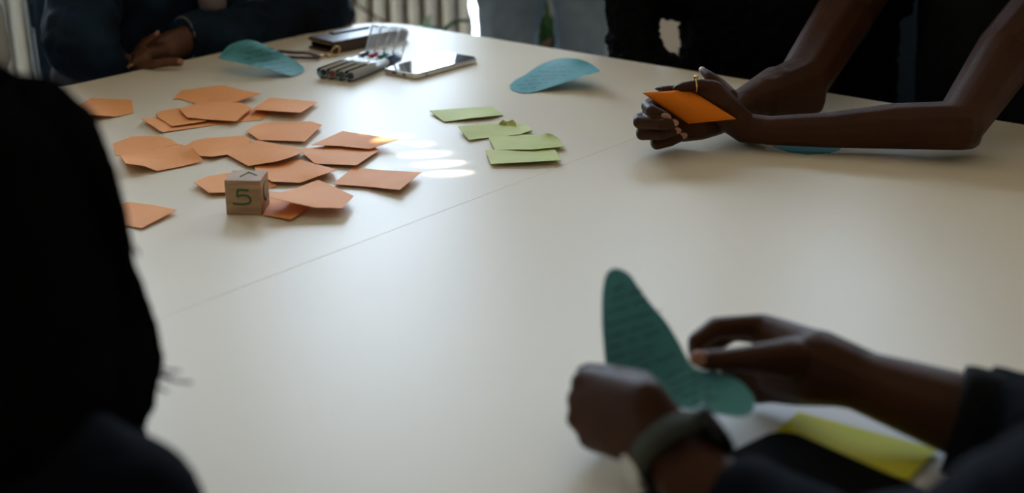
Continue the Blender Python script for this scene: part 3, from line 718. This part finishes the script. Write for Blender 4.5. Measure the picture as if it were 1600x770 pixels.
def legs_seated(t, hipc, f, foot_ahead=.42):
    l = Z.cross(f); prs = []; shoes = []
    for s in (1, -1):
        hip = hipc+l*s*.09+Z*0; knee = hipc+l*s*.12+f*.42+Z*.02; ank = Vector((knee.x, knee.y, .10))+f*(foot_ahead-.42)-l*s*.01
        prs += chain((hip, .082), (knee, .058)); prs += chain((knee, .060), (ank, .045))
        shoes.append([(Vector((ank.x, ank.y, .045))-f*.03, .04), (Vector((ank.x, ank.y, .035))+f*.16, .03), (Vector((ank.x, ank.y, .06)), .04)])
    prs.append([(hipc+l*.1, .095), (hipc-l*.1, .095), (hipc+Z*.12+l*.08, .10), (hipc+Z*.12-l*.08, .10)])
    blob('trousers', prs, M['trousers'], t, .010, 4, .008, .05)
    for sh in shoes: blob('shoe', [sh], M['shoe'], t, .008, 3)
def nail(par, c, nrm, d, w=.0052, l=.0065, m='nail'):
    d = d.normalized(); nrm = (nrm-d*nrm.dot(d)).normalized(); s = d.cross(nrm)
    bm = bmesh.new(); bmesh.ops.create_uvsphere(bm, u_segments=12, v_segments=8, radius=1)
    bmesh.ops.transform(bm, matrix=Matrix.Translation(c) @ Matrix((d*l, s*w, nrm*.0022)).transposed().to_4x4(), verts=bm.verts)
    return obj('fingernail', bm, M[m], par, True)
CAMV = Vector((0, 0, CAMZ))
def toward(p): return (CAMV-p).normalized()

# --- person at the near right: two hands holding the heart
tE = thing('person', 'person at lower right in dark navy sleeves holding the folded teal paper', 'person', (.56, .56, 0))
hE = Vector((.47, .63, 1.36)); fE = -N
hp_, aE = head_prims(hE, fE, .35)
tor = Vector((.56, .56, 0)); shL, shR = Vector((.42, .42, 1.10)), Vector((.67, .76, 1.10))
pr = list(hp_)
pr += chain((hE+Vector((.02, -.02, -.07)), .052), (Vector((.53, .58, 1.14)), .055))
pr += [[(shL, .05), (shR, .05), (Vector((.55, .58, .98)), .06)]]
# left arm and fist
pr += chain((shL, .050), (P(1500, 920, .60), .036), q(1330, 850, .70, 50), q(1165, 795, .765, 46)); 
pr += [[q(1165, 795, .765, 52), q(1095, 730, .792, 42), q(1068, 755, .785, 42)]]
pr += [[q(1095, 730, .792, 42), q(1068, 755, .785, 42), q(1058, 672, .818, 26), q(1022, 700, .810, 26)]]
pr += [[q(1058, 672, .818, 26), q(1022, 700, .810, 26), q(1012, 624, .835, 34), q(972, 596, .87, 20), q(922, 594, .877, 22), q(908, 622, .874, 22), q(907, 652, .868, 20), q(925, 686, .858, 19), q(968, 700, .83, 20)]]
pr += [[q(1012, 624, .835, 34), q(972, 598, .87, 22), q(1000, 600, .86, 24)]]
pr += chain(q(912, 597, .877, 21), q(908, 606, .912, 17), q(950, 606, .938, 15), q(985, 610, .940, 12))
pr += chain(q(905, 624, .874, 21), q(905, 632, .908, 17), q(948, 630, .932, 15), q(975, 632, .934, 12))
pr += chain(q(903, 653, .868, 20), q(908, 660, .898, 16), q(945, 655, .918, 14), q(970, 652, .918, 12))
pr += chain(q(920, 684, .858, 18), q(925, 686, .885, 15), q(955, 680, .898, 13), q(975, 672, .895, 11))
pr += chain(q(985, 596, .868, 22), q(950, 583, .893, 15), q(920, 577, .905, 12), q(908, 580, .908, 10))
# right arm and pinching hand
pr += chain((shR, .050), (P(1760, 800, .82), .042), q(1600, 690, .86, 72), q(1500, 648, .885, 66))
pr += [[q(1500, 640, .885, 60), q(1500, 658, .88, 58), q(1345, 590, .93, 44), q(1345, 604, .93, 40)]]
pr += [[q(1345, 590, .93, 46), q(1345, 602, .93, 40), q(1275, 565, .945, 52), q(1270, 590, .94, 40)]]
pr += [[q(1275, 565, .945, 50), q(1270, 590, .94, 40), q(1190, 508, .985, 19), q(1212, 520, .985, 24), q(1215, 585, .96, 34), q(1222, 605, .965, 22)]]
pr += chain(q(1188, 508, .985, 19), q(1118, 512, .975, 17.5), q(1088, 533, .962, 15), q(1086, 550, .957, 12.5))
pr += chain(q(1200, 520, 1.0, 20), q(1145, 516, 1.005, 17), q(1112, 540, .995, 15), q(1100, 560, .985, 12))
pr += chain(q(1235, 560, .935, 34), q(1200, 560, .930, 27), q(1160, 561, .930, 21), q(1120, 563, .934, 18), q(1097, 562, .938, 15.5))
pr += chain(q(1215, 585, .965, 26), q(1165, 596, .975, 20), q(1140, 582, .975, 15))
pr += chain(q(1225, 605, .962, 22), q(1185, 614, .968, 18), q(1160, 604, .972, 14))
pr += [[q(1300, 606, .94, 30), q(1240, 610, .955, 24), q(1205, 612, .965, 18)]]
bodyE = blob('body', pr, M['skin'], tE, .0020, 5)
face_parts(aE, bodyE); hair_cap(aE, tE)
nail(tE, P(1093, 560, .938)+toward(P(1093, 560, .938))*.0062, toward(P(1093, 560, .938)), P(1080, 562, .94)-P(1110, 562, .94), .0060, .0075)
sl_ = []
sl_ += [disc(P(1532, 662, .885), P(1600, 680, .87)-P(1500, 655, .885), .043, up=Z)+disc(P(1700, 735, .84), P(1700, 720, .84)-P(1500, 655, .89), .052, up=Z)]
sl_ += chain((P(1680, 725, .845), .047), (P(1760, 800, .82), .052), (shR, .068))
sl_ += [[(P(1625, 665, .85), .03), (P(1700, 735, .84), .05), (P(1640, 760, .80), .03)]]
sl_ += [disc(P(1142, 782, .770), P(1300, 850, .72)-P(1100, 760, .78), .030, up=Z)+[q(1330, 850, .70, 72)], [q(1330, 850, .70, 72), (P(1500, 920, .60), .052)]] + chain((P(1500, 920, .60), .052), (shL, .068))
sl_ += [[(shL, .068), (shR, .068), (Vector((.53, .58, 1.14)), .075), (Vector((.56, .56, .8)), .15), (Vector((.60, .55, .52)), .15)]]
blob('jacket', sl_, M['navy'], tE, .007, 3, .010, .045)
ca = (P(1600, 680, .87)-P(1495, 652, .885)).normalized(); cc = P(1488, 655, .887)
bm = bmesh.new(); k = 28; up = (Z-ca*Z.dot(ca)).normalized(); sd2 = ca.cross(up)
rings = []
for (dd, rr) in ((0, .036), (0, .0395), (.006, .041), (.030, .041), (.034, .039), (.034, .034), (.004, .034)):
    rings.append([bm.verts.new(cc+ca*dd+(up*math.cos(2*math.pi*i/k)+sd2*math.sin(2*math.pi*i/k)*.85)*rr*1.0) for i in range(k)])
for r0, r1 in zip(rings, rings[1:]+rings[:1]):
    for i in range(k): bm.faces.new((r0[i], r0[(i+1) % k], r1[(i+1) % k], r1[i]))
obj('sleeve_cuff', bm, M['black'], tE, True)
legs_seated(tE, Vector((.58, .55, .52)), fE)
chair('chair at the lower right under the person holding the teal paper', Vector((.60, .54, 0)), fE)
# watch
wt_ = (P(1082, 742, .788)-P(1040, 686, .814)).normalized(); wc_ = P(1050, 698, .808)
wx = (P(1096, 672, .81)-P(1000, 712, .81)); wx = (wx-wt_*wx.dot(wt_)).normalized(); wy = wt_.cross(wx)
wat = thing('wristwatch', 'wristwatch with a dark olive woven strap on the left wrist of the lower right person', 'watch', wc_)
bm = bmesh.new(); k = 40; rings = []
for (dd, rr) in ((-.0105, 1.0), (-.0105, 1.07), (.0105, 1.07), (.0105, 1.0)):
    rings.append([bm.verts.new(wc_+wt_*dd+wx*math.cos(2*math.pi*i/k)*.0262*rr*(1+.12*dd/.01)+wy*math.sin(2*math.pi*i/k)*.0200*rr*(1+.12*dd/.01)) for i in range(k)])
for r0, r1 in zip(rings, rings[1:]+rings[:1]):
    for i in range(k): bm.faces.new((r0[i], r0[(i+1) % k], r1[(i+1) % k], r1[i]))
obj('strap', bm, M['olive'], wat, True)
fm = Matrix.Translation(wc_+wx*.0275+wt_*.008) @ Matrix((wy, wt_, wx)).transposed().to_4x4()
bm = bmesh.new(); prism(bm, rrect(.030, .031, .009, 6), -.0045, .0045, fm, bevel=.0018); obj('watch_case', bm, M['wblack'], wat)
bm = bmesh.new(); prism(bm, rrect(.025, .026, .007, 6), .0044, .0052, fm); obj('watch_glass', bm, M['wblack'], wat)
bm = bmesh.new(); tube(bm, [fm @ Vector((.016, .005, 0)), fm @ Vector((.0185, .005, 0))], .0032, 12); obj('crown', bm, M['wblack'], wat)
bm = bmesh.new(); box(bm, wc_-wx*.0287, (.004, .018, .022), Matrix((wx, wy, wt_)).transposed().to_4x4(), bevel=.001); obj('buckle', bm, M['silver'], wat)

# --- near left: black-haired person from behind
tF = thing('person', 'person with long black hair seen from behind at the near left corner', 'person', (-.38, .60, 0))
hF = P(-95, 405, .79); pr, aF = head_prims(hF, (U-N*.35).normalized(), .15)
pr += chain((hF-Z*.07-U*.03, .05), (P(20, 740, .70), .040))
shF = P(175, 812, .665); shF2 = P(-420, 800, .80)
pr += [[(shF, .025), (shF2, .025), (Vector((-.40, .60, .62)), .06)]]
bF = blob('body', pr, M['skin'], tF, .004, 5); face_parts(aF, bF)
hs_ = [[(aF(-.028, 0, .035), .086), (aF(.02, 0, .038), .082)], [q(-25, 322, .80, 218), q(15, 275, .79, 168), q(25, 425, .80, 184)], [q(25, 425, .80, 190), q(58, 560, .79, 198), q(-80, 560, .76, 200)], [q(58, 560, .79, 194), q(42, 650, .74, 184), q(-100, 660, .70, 200)], [q(15, 440, .76, 180), q(-60, 300, .74, 170), q(-140, 420, .76, 200), q(0, 660, .69, 170)], [q(-60, 345, .78, 225), q(-130, 430, .80, 230)], [q(120, 380, .80, 80), q(150, 545, .79, 100)]]
hr = blob('hair', hs_, M['hair'], tF, .005, 6, .010, .035)
# loose curls around the outline
bm = bmesh.new(); rh = random.Random(11)
for i in range(170):
    t0 = rh.random(); sx = 195+45*math.sin(t0*2.4)-25; sy = 250+t0*400
    if rh.random() < .25: sx, sy = rh.uniform(0, 180), 0; sy = 120+(sx/190)**2*120
    y0 = .79+rh.uniform(-.03, .02)
    pts = []; x_, y_ = sx-rh.uniform(10, 50), sy-rh.uniform(5, 25); ph_ = rh.random()*6; ln = rh.uniform(50, 150)
    for j in range(7):
        u = j/6; pts.append(P(x_+math.sin(ph_+u*6)*9+u*rh.uniform(4, 26), y_+u*ln, y0))
    tube(bm, smoothpath(pts, 2), [.0009]*13, 4)
for (ax_, ay_, bx_, by_) in ((225, 575, 300, 598), (228, 560, 268, 590), (232, 585, 262, 612), (225, 560, 282, 580)):
    tube(bm, smoothpath([P(ax_-40, ay_-30, .79), P(ax_, ay_, .79), P((ax_+bx_)/2, (ay_+by_)/2+6, .79), P(bx_, by_, .79)], 3), [.0008]*10, 4)
o = obj('hair_strands', bm, M['hair'], tF, True); o['kind'] = 'stuff'
sl_ = [[(shF, .050), (P(60, 745, .69), .05), (shF2, .055), (Vector((-.40, .60, .60)), .14), (Vector((-.44, .55, .50)), .14)]]
el = Vector((-.20, .50, .68)); 
sl_ += [[q(215, 800, .665, 118), q(130, 770, .67, 80)]]
sl_ += chain((shF, .050), (Vector((-.27, .52, .66)), .045)) + chain((shF2, .055), (Vector((-.58, .72, .66)), .045))
blob('jacket', sl_, M['navy'], tF, .008, 4, .010, .05)
legs_seated(tF, Vector((-.44, .54, .52)), U)
chair('chair under the black-haired person at the near left', Vector((-.44, .54, 0)), U)

# --- far left: denim jacket, clasped hands
tC = thing('person', 'person in a dark denim jacket with clasped hands at the far left table edge', 'person', (-.60, 2.40, 0))
fC = N; cC = Vector((-.60, 2.40, 0)); hC = Vector((-.50, 2.33, 1.40)); pr, aC = head_prims(hC, fC, .2)
sRc, sLc = Vector((-.66, 2.22, 1.12)), Vector((-.44, 2.56, 1.12)); eR, eL = P(125, 70, 2.12), P(505, 28, 2.46)
pr += chain((hC-Z*.07-fC*.02, .052), (cC+Z*1.14, .058)); pr += [[(sRc, .04), (sLc, .04), (cC+Z*1.0, .06)]]
pr += chain((sRc, .040), (P(126, 20, 2.18), .036), (eR, .034), q(198, 104, 2.14, 17)); pr += chain((sLc, .045), (eL, .036), q(292, 62, 2.235, 24))
# left hand (coming from the right) laid over the other
pr += [[q(292, 64, 2.235, 23), q(268, 66, 2.21, 19), q(262, 80, 2.19, 15), q(250, 70, 2.19, 12)]]
pr += chain(q(256, 78, 2.18, 11), q(236, 83, 2.145, 9), q(217, 95, 2.13, 8.2), q(205, 104, 2.125, 7.5))
pr += chain(q(254, 66, 2.20, 10), q(236, 72, 2.185, 8.5), q(222, 84, 2.17, 8), q(212, 92, 2.16, 7))
# right hand (coming from the left)
pr += [[q(198, 104, 2.14, 15), q(210, 100, 2.14, 13), q(228, 98, 2.13, 10), q(226, 82, 2.16, 8)]]
pr += chain(q(222, 103, 2.12, 8), q(245, 99, 2.105, 7.5), q(264, 97, 2.105, 7.2), q(280, 97, 2.11, 7))
pr += chain(q(220, 78, 2.165, 8), q(229, 68, 2.165, 7.5), q(238, 60, 2.165, 7), q(246, 55, 2.165, 6))
pr += chain(q(214, 84, 2.17, 8), q(222, 72, 2.175, 7.5), q(230, 64, 2.175, 7))
bC = blob('body', pr, M['skin2'], tC, .0019, 3); face_parts(aC, bC); hair_cap(aC, tC)
nail(tC, P(282, 96, 2.104), toward(P(281, 96, 2.11)), P(281, 96, 2.12)-P(260, 96, 2.12), .0045, .005)
nail(tC, P(203, 103, 2.117), Z, P(200, 106, 2.13)-P(214, 98, 2.13), .0045, .006)
nail(tC, P(245, 52, 2.158), Z*.6+toward(P(245, 52, 2.15))*.4, P(247, 52, 2.13)-P(238, 60, 2.13), .004, .005)
sl_ = [[(sRc, .062), (sLc, .075), (cC+Z*.95-fC*.02, .14), (cC+Z*.55-fC*.04, .14)]]
sl_ += chain((sRc, .062), (P(130, 20, 2.18), .060), (eR, .056), q(160, 98, 2.13, 40), q(196, 106, 2.14, 22))
sl_ += chain((sLc, .070), (eL, .055), (P(420, 42, 2.38), .050))
sl_ += [[(P(420, 42, 2.38), .050)]+disc(P(290, 63, 2.235), P(290, 63, 2.235)-P(420, 42, 2.38), .038, up=Z)]
blob('jacket', sl_, M['denim'], tC, .006, 3, .022, .045)
cuffc = P(287, 63, 2.235); ca = (P(420, 42, 2.38)-P(290, 63, 2.235)).normalized(); up = (Z-ca*Z.dot(ca)).normalized(); sd2 = ca.cross(up)
bm = bmesh.new(); k = 40
tube(bm, [cuffc+(up*math.cos(2*math.pi*i/k)+sd2*math.sin(2*math.pi*i/k)*.8)*.0365 for i in range(k+1)], .0022, 6, False); obj('cuff_edge', bm, M['denim_worn'], tC, True)
cu2 = P(204, 107, 2.138); ca = (P(160, 98, 2.13)-P(205, 108, 2.14)).normalized(); up = (Z-ca*Z.dot(ca)).normalized(); sd2 = ca.cross(up)
bm = bmesh.new(); tube(bm, [cu2+(up*math.cos(2*math.pi*i/k)+sd2*math.sin(2*math.pi*i/k))*.021 for i in range(k+1)], .002, 6, False); obj('cuff_edge', bm, M['denim'], tC, True)
blob('shirt', [[(cC+Z*1.1+fC*.10, .03), (cC+Z*.8+fC*.145, .024)]], M['mauve'], tC, .008, 3)
legs_seated(tC, Vector((-.64, 2.43, .52)), fC)
chair('blue-grey chair with a bright metal post at the far left behind the denim jacket', Vector((-.545, 2.51, 0)), fC, .38, 1.0)

# --- farther left: pale grey shirt at the frame edge
tD = thing('person', 'person in a pale grey shirt cut off by the left edge of the photo', 'person', (-1.02, 1.92, 0))
cD = Vector((-1.02, 1.92, 0)); hD = Vector((-.95, 1.87, 1.38)); pr, aD = head_prims(hD, N, .1)
s1, s2 = cD+U*.17+Z*1.1, cD-U*.17+Z*1.1; e1, e2 = P(-30, 92, 2.02), Vector((-1.10, 1.62, .80))
pr += chain((hD-Z*.07, .05), (cD+Z*1.12, .055)); pr += [[(s1, .045), (s2, .045), (cD+Z*.6, .1)]]
pr += chain((s1, .045), (e1, .036), (Vector((-.74, 1.68, .775)), .024)); pr += chain((s2, .045), (e2, .036), (Vector((-.80, 1.60, .775)), .024))
for a_, b_ in (((-.74, 1.68, .775), (-.66, 1.63)), ((-.80, 1.60, .775), (-.70, 1.60))):
    a_ = Vector(a_)
    for k in range(4):
        d_ = Vector((b_[0]-a_.x, b_[1]-a_.y, 0)).normalized(); s_ = Z.cross(d_)
        pr += chain((a_, .02), (a_+d_*.06+s_*(k-1.5)*.018, .010), (a_+d_*(.115+.01*(k in (1, 2)))+s_*(k-1.5)*.02-Z*.012, .0085))
    pr += chain((a_, .02), (a_+d_*.03+s_*.04, .011), (a_+d_*.06+s_*.05-Z*.01, .009))
bD = blob('body', pr, M['skin2'], tD, .004, 4); face_parts(aD, bD); hair_cap(aD, tD)
blob('shirt', [[(s1, .062), (s2, .062), (cD+Z*.95, .12), (cD+Z*.55, .13)]]+chain((s1, .062), (P(-36, 20, 2.06), .040), (e1, .043), (Vector((-.82, 1.74, .785)), .034))+chain((s2, .062), (e2, .045), (Vector((-.88, 1.62, .785)), .034)), M['greyshirt'], tD, .007, 4, .014, .05)
legs_seated(tD, Vector((-1.05, 1.95, .52)), N)
chair('chair of the person in pale grey at the left edge of the photo', Vector((-1.07, 1.96, 0)), N)

# --- standing person in jeans
tJ = thing('person', 'person standing in light blue jeans behind the far table edge', 'person', (.065, 2.93, 0))
cJ = Vector((.065, 2.93, 0)); fJ = Vector((0, -1, 0)); hJ = Vector((.065, 2.88, 1.62)); pr, aJ = head_prims(hJ, fJ, .25)
pr += chain((hJ-Z*.07, .05), (cJ+Z*1.42, .055)); pr += [[(cJ+Vector((-.16, 0, 1.38)), .05), (cJ+Vector((.16, 0, 1.38)), .05), (cJ+Z*1.0, .10)]]
for s in (-1, 1):
    a_, b_, c_ = cJ+Vector((s*.15, 0, 1.37)), cJ+Vector((s*.17, .01, 1.12)), cJ+Vector((s*.08, -.17, 1.14))
    pr += chain((a_, .045), (b_, .036), (c_, .025))
    for k in range(4): pr += chain((c_, .02), (c_+Vector((-s*.06, -.03, .02-.016*k)), .010), (c_+Vector((-s*.10, -.01, .01-.016*k)), .0085))
    pr += chain((c_, .02), (c_+Vector((-s*.03, -.03, .04)), .010))
bJ = blob('body', pr, M['skin2'], tJ, .004, 4); face_parts(aJ, bJ); hair_cap(aJ, tJ)
pr = [[(cJ+Vector((-.16, 0, 1.37)), .065), (cJ+Vector((.16, 0, 1.37)), .065), (cJ+Z*1.05, .145), (cJ+Z*.92, .14)]]
for s in (-1, 1): pr += chain((cJ+Vector((s*.15, 0, 1.36)), .058), (cJ+Vector((s*.17, .01, 1.12)), .046), (cJ+Vector((s*.11, -.11, 1.13)), .04))
blob('sweater', pr, M['black'], tJ, .008, 4, .012, .05)
kL, kR = P(789, 60, 2.93), P(909, 60, 2.93)
pr = [[(cJ+Vector((-.09, 0, .93)), .10), (cJ+Vector((.09, 0, .93)), .10), (cJ+Vector((0, 0, .84)), .10)],
      [(cJ+Vector((-.085, 0, .88)), .095), (P(792, 0, 2.93), .077)], [(cJ+Vector((.085, 0, .88)), .095), (P(911, 0, 2.93), .062)]]
pr += chain((P(792, 0, 2.93), .077), (kL, .068), (Vector((kL.x-.01, 2.96, .12)), .058))
pr += chain((P(911, 0, 2.93), .062), (kR, .061), (Vector((kR.x+.01, 2.96, .12)), .056))
blob('jeans', pr, M['jeans'], tJ, .006, 4, .022, .06)
for kx in (kL.x-.01, kR.x+.01): blob('shoe', [[(Vector((kx, 2.99, .045)), .04), (Vector((kx, 2.80, .035)), .034), (Vector((kx, 2.94, .065)), .04)]], M['shoe'], tJ, .008, 3)

# --- seated in black, behind the bare arms
tA = thing('person', 'person in a ruffled black top sitting between the jeans and the bare arms', 'person', (.45, 2.34, 0))
cA = Vector((.44, 2.33, 0)); hA = Vector((.40, 2.26, 1.38)); fA = -U; pr, aA = head_prims(hA, fA, .2)
s1, s2 = Vector((.24, 2.34, 1.10)), Vector((.55, 2.34, 1.10)); e1 = P(985, 60, 2.28); w1_ = Vector((.30, 2.20, .66))
pr += chain((hA-Z*.07, .05), (cA+Z*1.12, .055)); pr += [[(s1, .03), (s2, .03), (cA+Z*1.0, .05)]]
pr += chain((s1, .03), (P(984, -30, 2.30), .026), (e1, .026), (P(1000, 110, 2.24), .024), (w1_, .022)); pr += chain((s2, .04), (Vector((.57, 2.20, .84)), .030), (Vector((.42, 2.12, .68)), .022))
for a_, sg in ((w1_, 1), (Vector((.42, 2.12, .68)), -1)):
    for k in range(4): pr += chain((a_, .02), (a_+Vector((sg*.05, -.02+.016*k, -.02)), .010), (a_+Vector((sg*.09, -.02+.016*k, -.04)), .0085))
    pr += chain((a_, .02), (a_+Vector((sg*.04, -.05, 0)), .010))
bA = blob('body', pr, M['skin'], tA, .004, 4); face_parts(aA, bA); hair_cap(aA, tA)
pr = [[(Vector((.30, 2.34, 1.10)), .06), (s2, .06), (Vector((.353, 2.34, .96)), .092), (Vector((.364, 2.33, .74)), .085), (Vector((.50, 2.30, .92)), .12), (Vector((.40, 2.36, .58)), .10), (Vector((.50, 2.30, .55)), .14)]]
pr += chain((s1+Vector((.03, 0, 0)), .05), (P(986, -30, 2.30), .046), (P(990, 20, 2.28), .044), (P(989, 60, 2.27), .041), (P(1002, 115, 2.24), .054), (P(1040, 150, 2.2), .05), (w1_, .035))
pr += chain((P(1000, -20, 2.30), .032), (P(1075, -8, 2.32), .045)); pr += chain((P(1010, 110, 2.25), .03), (P(1060, 116, 2.26), .03))
pr += chain((s2, .058), (Vector((.57, 2.20, .84)), .052), (Vector((.44, 2.13, .68)), .045))
blob('ruffled_top', pr, M['knit'], tA, .005, 2, .022, .014)
legs_seated(tA, Vector((.47, 2.37, .52)), fA)
chair('blue-grey chair seen between the arms of the bare-armed person', Vector((.50, 2.40, 0)), fA, .40, 1.0)

# --- bare-armed person holding the orange card
tB = thing('person', 'bare-armed person in a black T-shirt leaning on the table with an orange card', 'person', (.76, 2.0, 0))
cB = Vector((.76, 2.0, 0)); fB = -U; hB = Vector((.70, 1.90, 1.40)); pr, aB = head_prims(hB, fB, .3)
sN, sFar = Vector((.87, 1.84, 1.12)), Vector((.66, 2.14, 1.12))
pr += chain((hB-Z*.07+U*.02, .05), (cB+Z*1.14, .055)); pr += [[(sN, .045), (sFar, .045), (cB+Z*1.0, .06)]]
# near arm: elbow on the table, forearm to the wrist
eN = qt(1497, 196, .043, 40)
pr += chain((sN, .052), q(1572, 85, 1.775, 50), eN); pr += [[eN, qt(1513, 212, .022, 22), qt(1440, 198, .036, 36)]]
pr += chain(eN, qt(1400, 197, .034, 37), qt(1300, 203, .028, 29), qt(1200, 204, .024, 23))
wN = qt(1197, 203, .024, 23)
pr += [[wN, qt(1165, 200, .024, 24), qt(1168, 206, .014, 18)], [qt(1165, 200, .024, 24), qt(1168, 206, .014, 17), qt(1140, 176, .045, 18), qt(1135, 162, .058, 15), qt(1118, 138, .075, 12), qt(1102, 150, .065, 12), qt(1120, 182, .036, 14)]]
# fingers lying over the top edge of the card
pr += chain(qt(1114, 136, .076, 11.5), qt(1096, 132, .080, 9), qt(1070, 135, .078, 8), qt(1058, 139, .074, 7))
pr += chain(qt(1103, 146, .068, 11), qt(1086, 140, .072, 8.5), qt(1060, 139, .072, 7), qt(1032, 140, .070, 5.5))
pr += chain(qt(1106, 152, .064, 10), qt(1080, 148, .060, 8), qt(1056, 148, .062, 7))
pr += chain(qt(1140, 162, .05, 14), qt(1120, 150, .05, 10), qt(1098, 152, .05, 8))
# thumb standing up behind
pr += chain(qt(1142, 150, .062, 12), qt(1124, 130, .072, 9.5), qt(1108, 119, .078, 8.5), qt(1100, 112, .081, 6.5))
# far arm
eF = qt(1258, 150, .040, 36)
pr += chain((sFar, .052), q(1320, 22, 2.02, 47), (qt(1252, 130, .045, 42))); pr += [[qt(1252, 130, .045, 42), qt(1266, 158, .022, 24), qt(1200, 150, .04, 36), qt(1225, 160, .024, 24)]]
pr += chain(qt(1215, 140, .044, 38), qt(1160, 165, .034, 27), qt(1118, 192, .026, 20), qt(1095, 200, .026, 19))
# fist
pr += [[qt(1095, 200, .026, 19), qt(1062, 190, .030, 14), qt(1030, 186, .032, 11), qt(1040, 210, .016, 10), qt(1068, 210, .016, 12)]]
pr += chain(qt(1050, 178, .040, 11), qt(1020, 160, .058, 10), qt(1011, 166, .058, 10), qt(1018, 173, .058, 9.5), qt(1032, 179, .054, 8.5), qt(1042, 183, .051, 7.5))
pr += chain(qt(1030, 186, .034, 11), qt(1000, 187, .042, 11), qt(999, 191, .044, 10.5), qt(1030, 194, .046, 9.5), qt(1053, 193, .044, 8))
pr += chain(qt(1034, 202, .022, 10), qt(1003, 206, .026, 10), qt(1003, 210, .028, 9.5), qt(1034, 210, .031, 8.8), qt(1057, 205, .030, 7.5))
pr += chain(qt(1050, 214, .012, 9), qt(1024, 222, .012, 9), qt(1026, 226, .014, 8.5), qt(1048, 221, .016, 8), qt(1067, 213, .018, 7))
bB = blob('body', pr, M['skin'], tB, .0018, 4); face_parts(aB, bB); hair_cap(aB, tB)
for (px2, py2, h2, ang_) in ((1041, 182.5, .0515, 20), (1052, 192, .0445, 4), (1056, 204.5, .0305, -6), (1066, 212.5, .0185, -14)):
    c_ = T(px2, py2, h2); c_ += toward(c_)*.0055; nail(tB, c_, toward(c_), Vector((math.cos(R_(ang_)), 0, -math.sin(R_(ang_)))), .0042, .0068)
c_ = T(1030, 138.5, .073); nail(tB, c_, Z, Vector((-1, 0, 0)), .0036, .0055, 'nail_dark')
c_ = T(1097, 109, .083); nail(tB, c_, toward(c_), T(1095, 106, .083)-T(1104, 114, .08), .0042, .0065)
pr = [[(sN, .065), (sFar, .065), (cB+Z*.95, .125), (Vector((.72, 2.02, .80)), .13), (Vector((.74, 2.04, .55)), .14)]]
pr += [[(sN, .065)]+disc(P(1612, -10, 1.80), sN-P(1572, 85, 1.775), .063)] + [[(sFar, .062)]+disc(P(1362, -50, 2.05), sFar-P(1320, 22, 2.02), .060)]
blob('t_shirt', pr, M['black'], tB, .006, 4, .012, .05)
legs_seated(tB, Vector((.80, 2.06, .52)), fB)
chair('chair under the bare-armed person in the black T-shirt', Vector((.83, 2.11, 0)), fB, .40, .92)
# ring
rg = T(1087, 133, .080); tr_ = thing('finger_ring', 'gold ring on the finger above the held orange card', 'ring', rg)
bm = bmesh.new(); dX = (T(1096, 132, .080)-T(1070, 135, .078)).normalized(); a1 = dX.orthogonal().normalized(); a2 = dX.cross(a1)
tube(bm, [rg+(a1*math.cos(2*math.pi*k/24)+a2*math.sin(2*math.pi*k/24))*.0078 for k in range(25)], .0012, 6, False); obj('band', bm, M['gold'], tr_, True)
bm = bmesh.new(); bmesh.ops.create_icosphere(bm, subdivisions=1, radius=.0034, matrix=Matrix.Translation(rg+Z*.0095)); obj('stone', bm, M['gold'], tr_)
# the held orange card: stands leaning between the two hands
cA_, cB_, cC_, cD_ = T(1003, 145, .074), T(1077, 140, .070), T(1151, 186, .036), T(1076, 193, .030)
def shift(v, k): return v+toward(v)*k
cs_ = [shift(cA_, .002), shift(cB_, .014), shift(cC_, .034), shift(cD_, .020)]
bm = bmesh.new(); n_ = 10; grid = []
for i in range(n_+1):
    row = []
    for j in range(n_+1):
        u, v = i/n_, j/n_; p = cs_[0]*(1-u)*(1-v)+cs_[1]*u*(1-v)+cs_[2]*u*v+cs_[3]*(1-u)*v
        row.append(bm.verts.new(p+toward(p)*.003*math.sin(math.pi*u)*math.sin(math.pi*v)))
    grid.append(row)
for i in range(n_):
    for j in range(n_): bm.faces.new((grid[i][j], grid[i+1][j], grid[i+1][j+1], grid[i][j+1]))
o = obj('orange_card', bm, M['orange2'], None, True); k = o.modifiers.new('s', 'SOLIDIFY'); k.thickness = .0004
tag(o, 'bright orange card held between the hands of the bare-armed person', 'paper card')
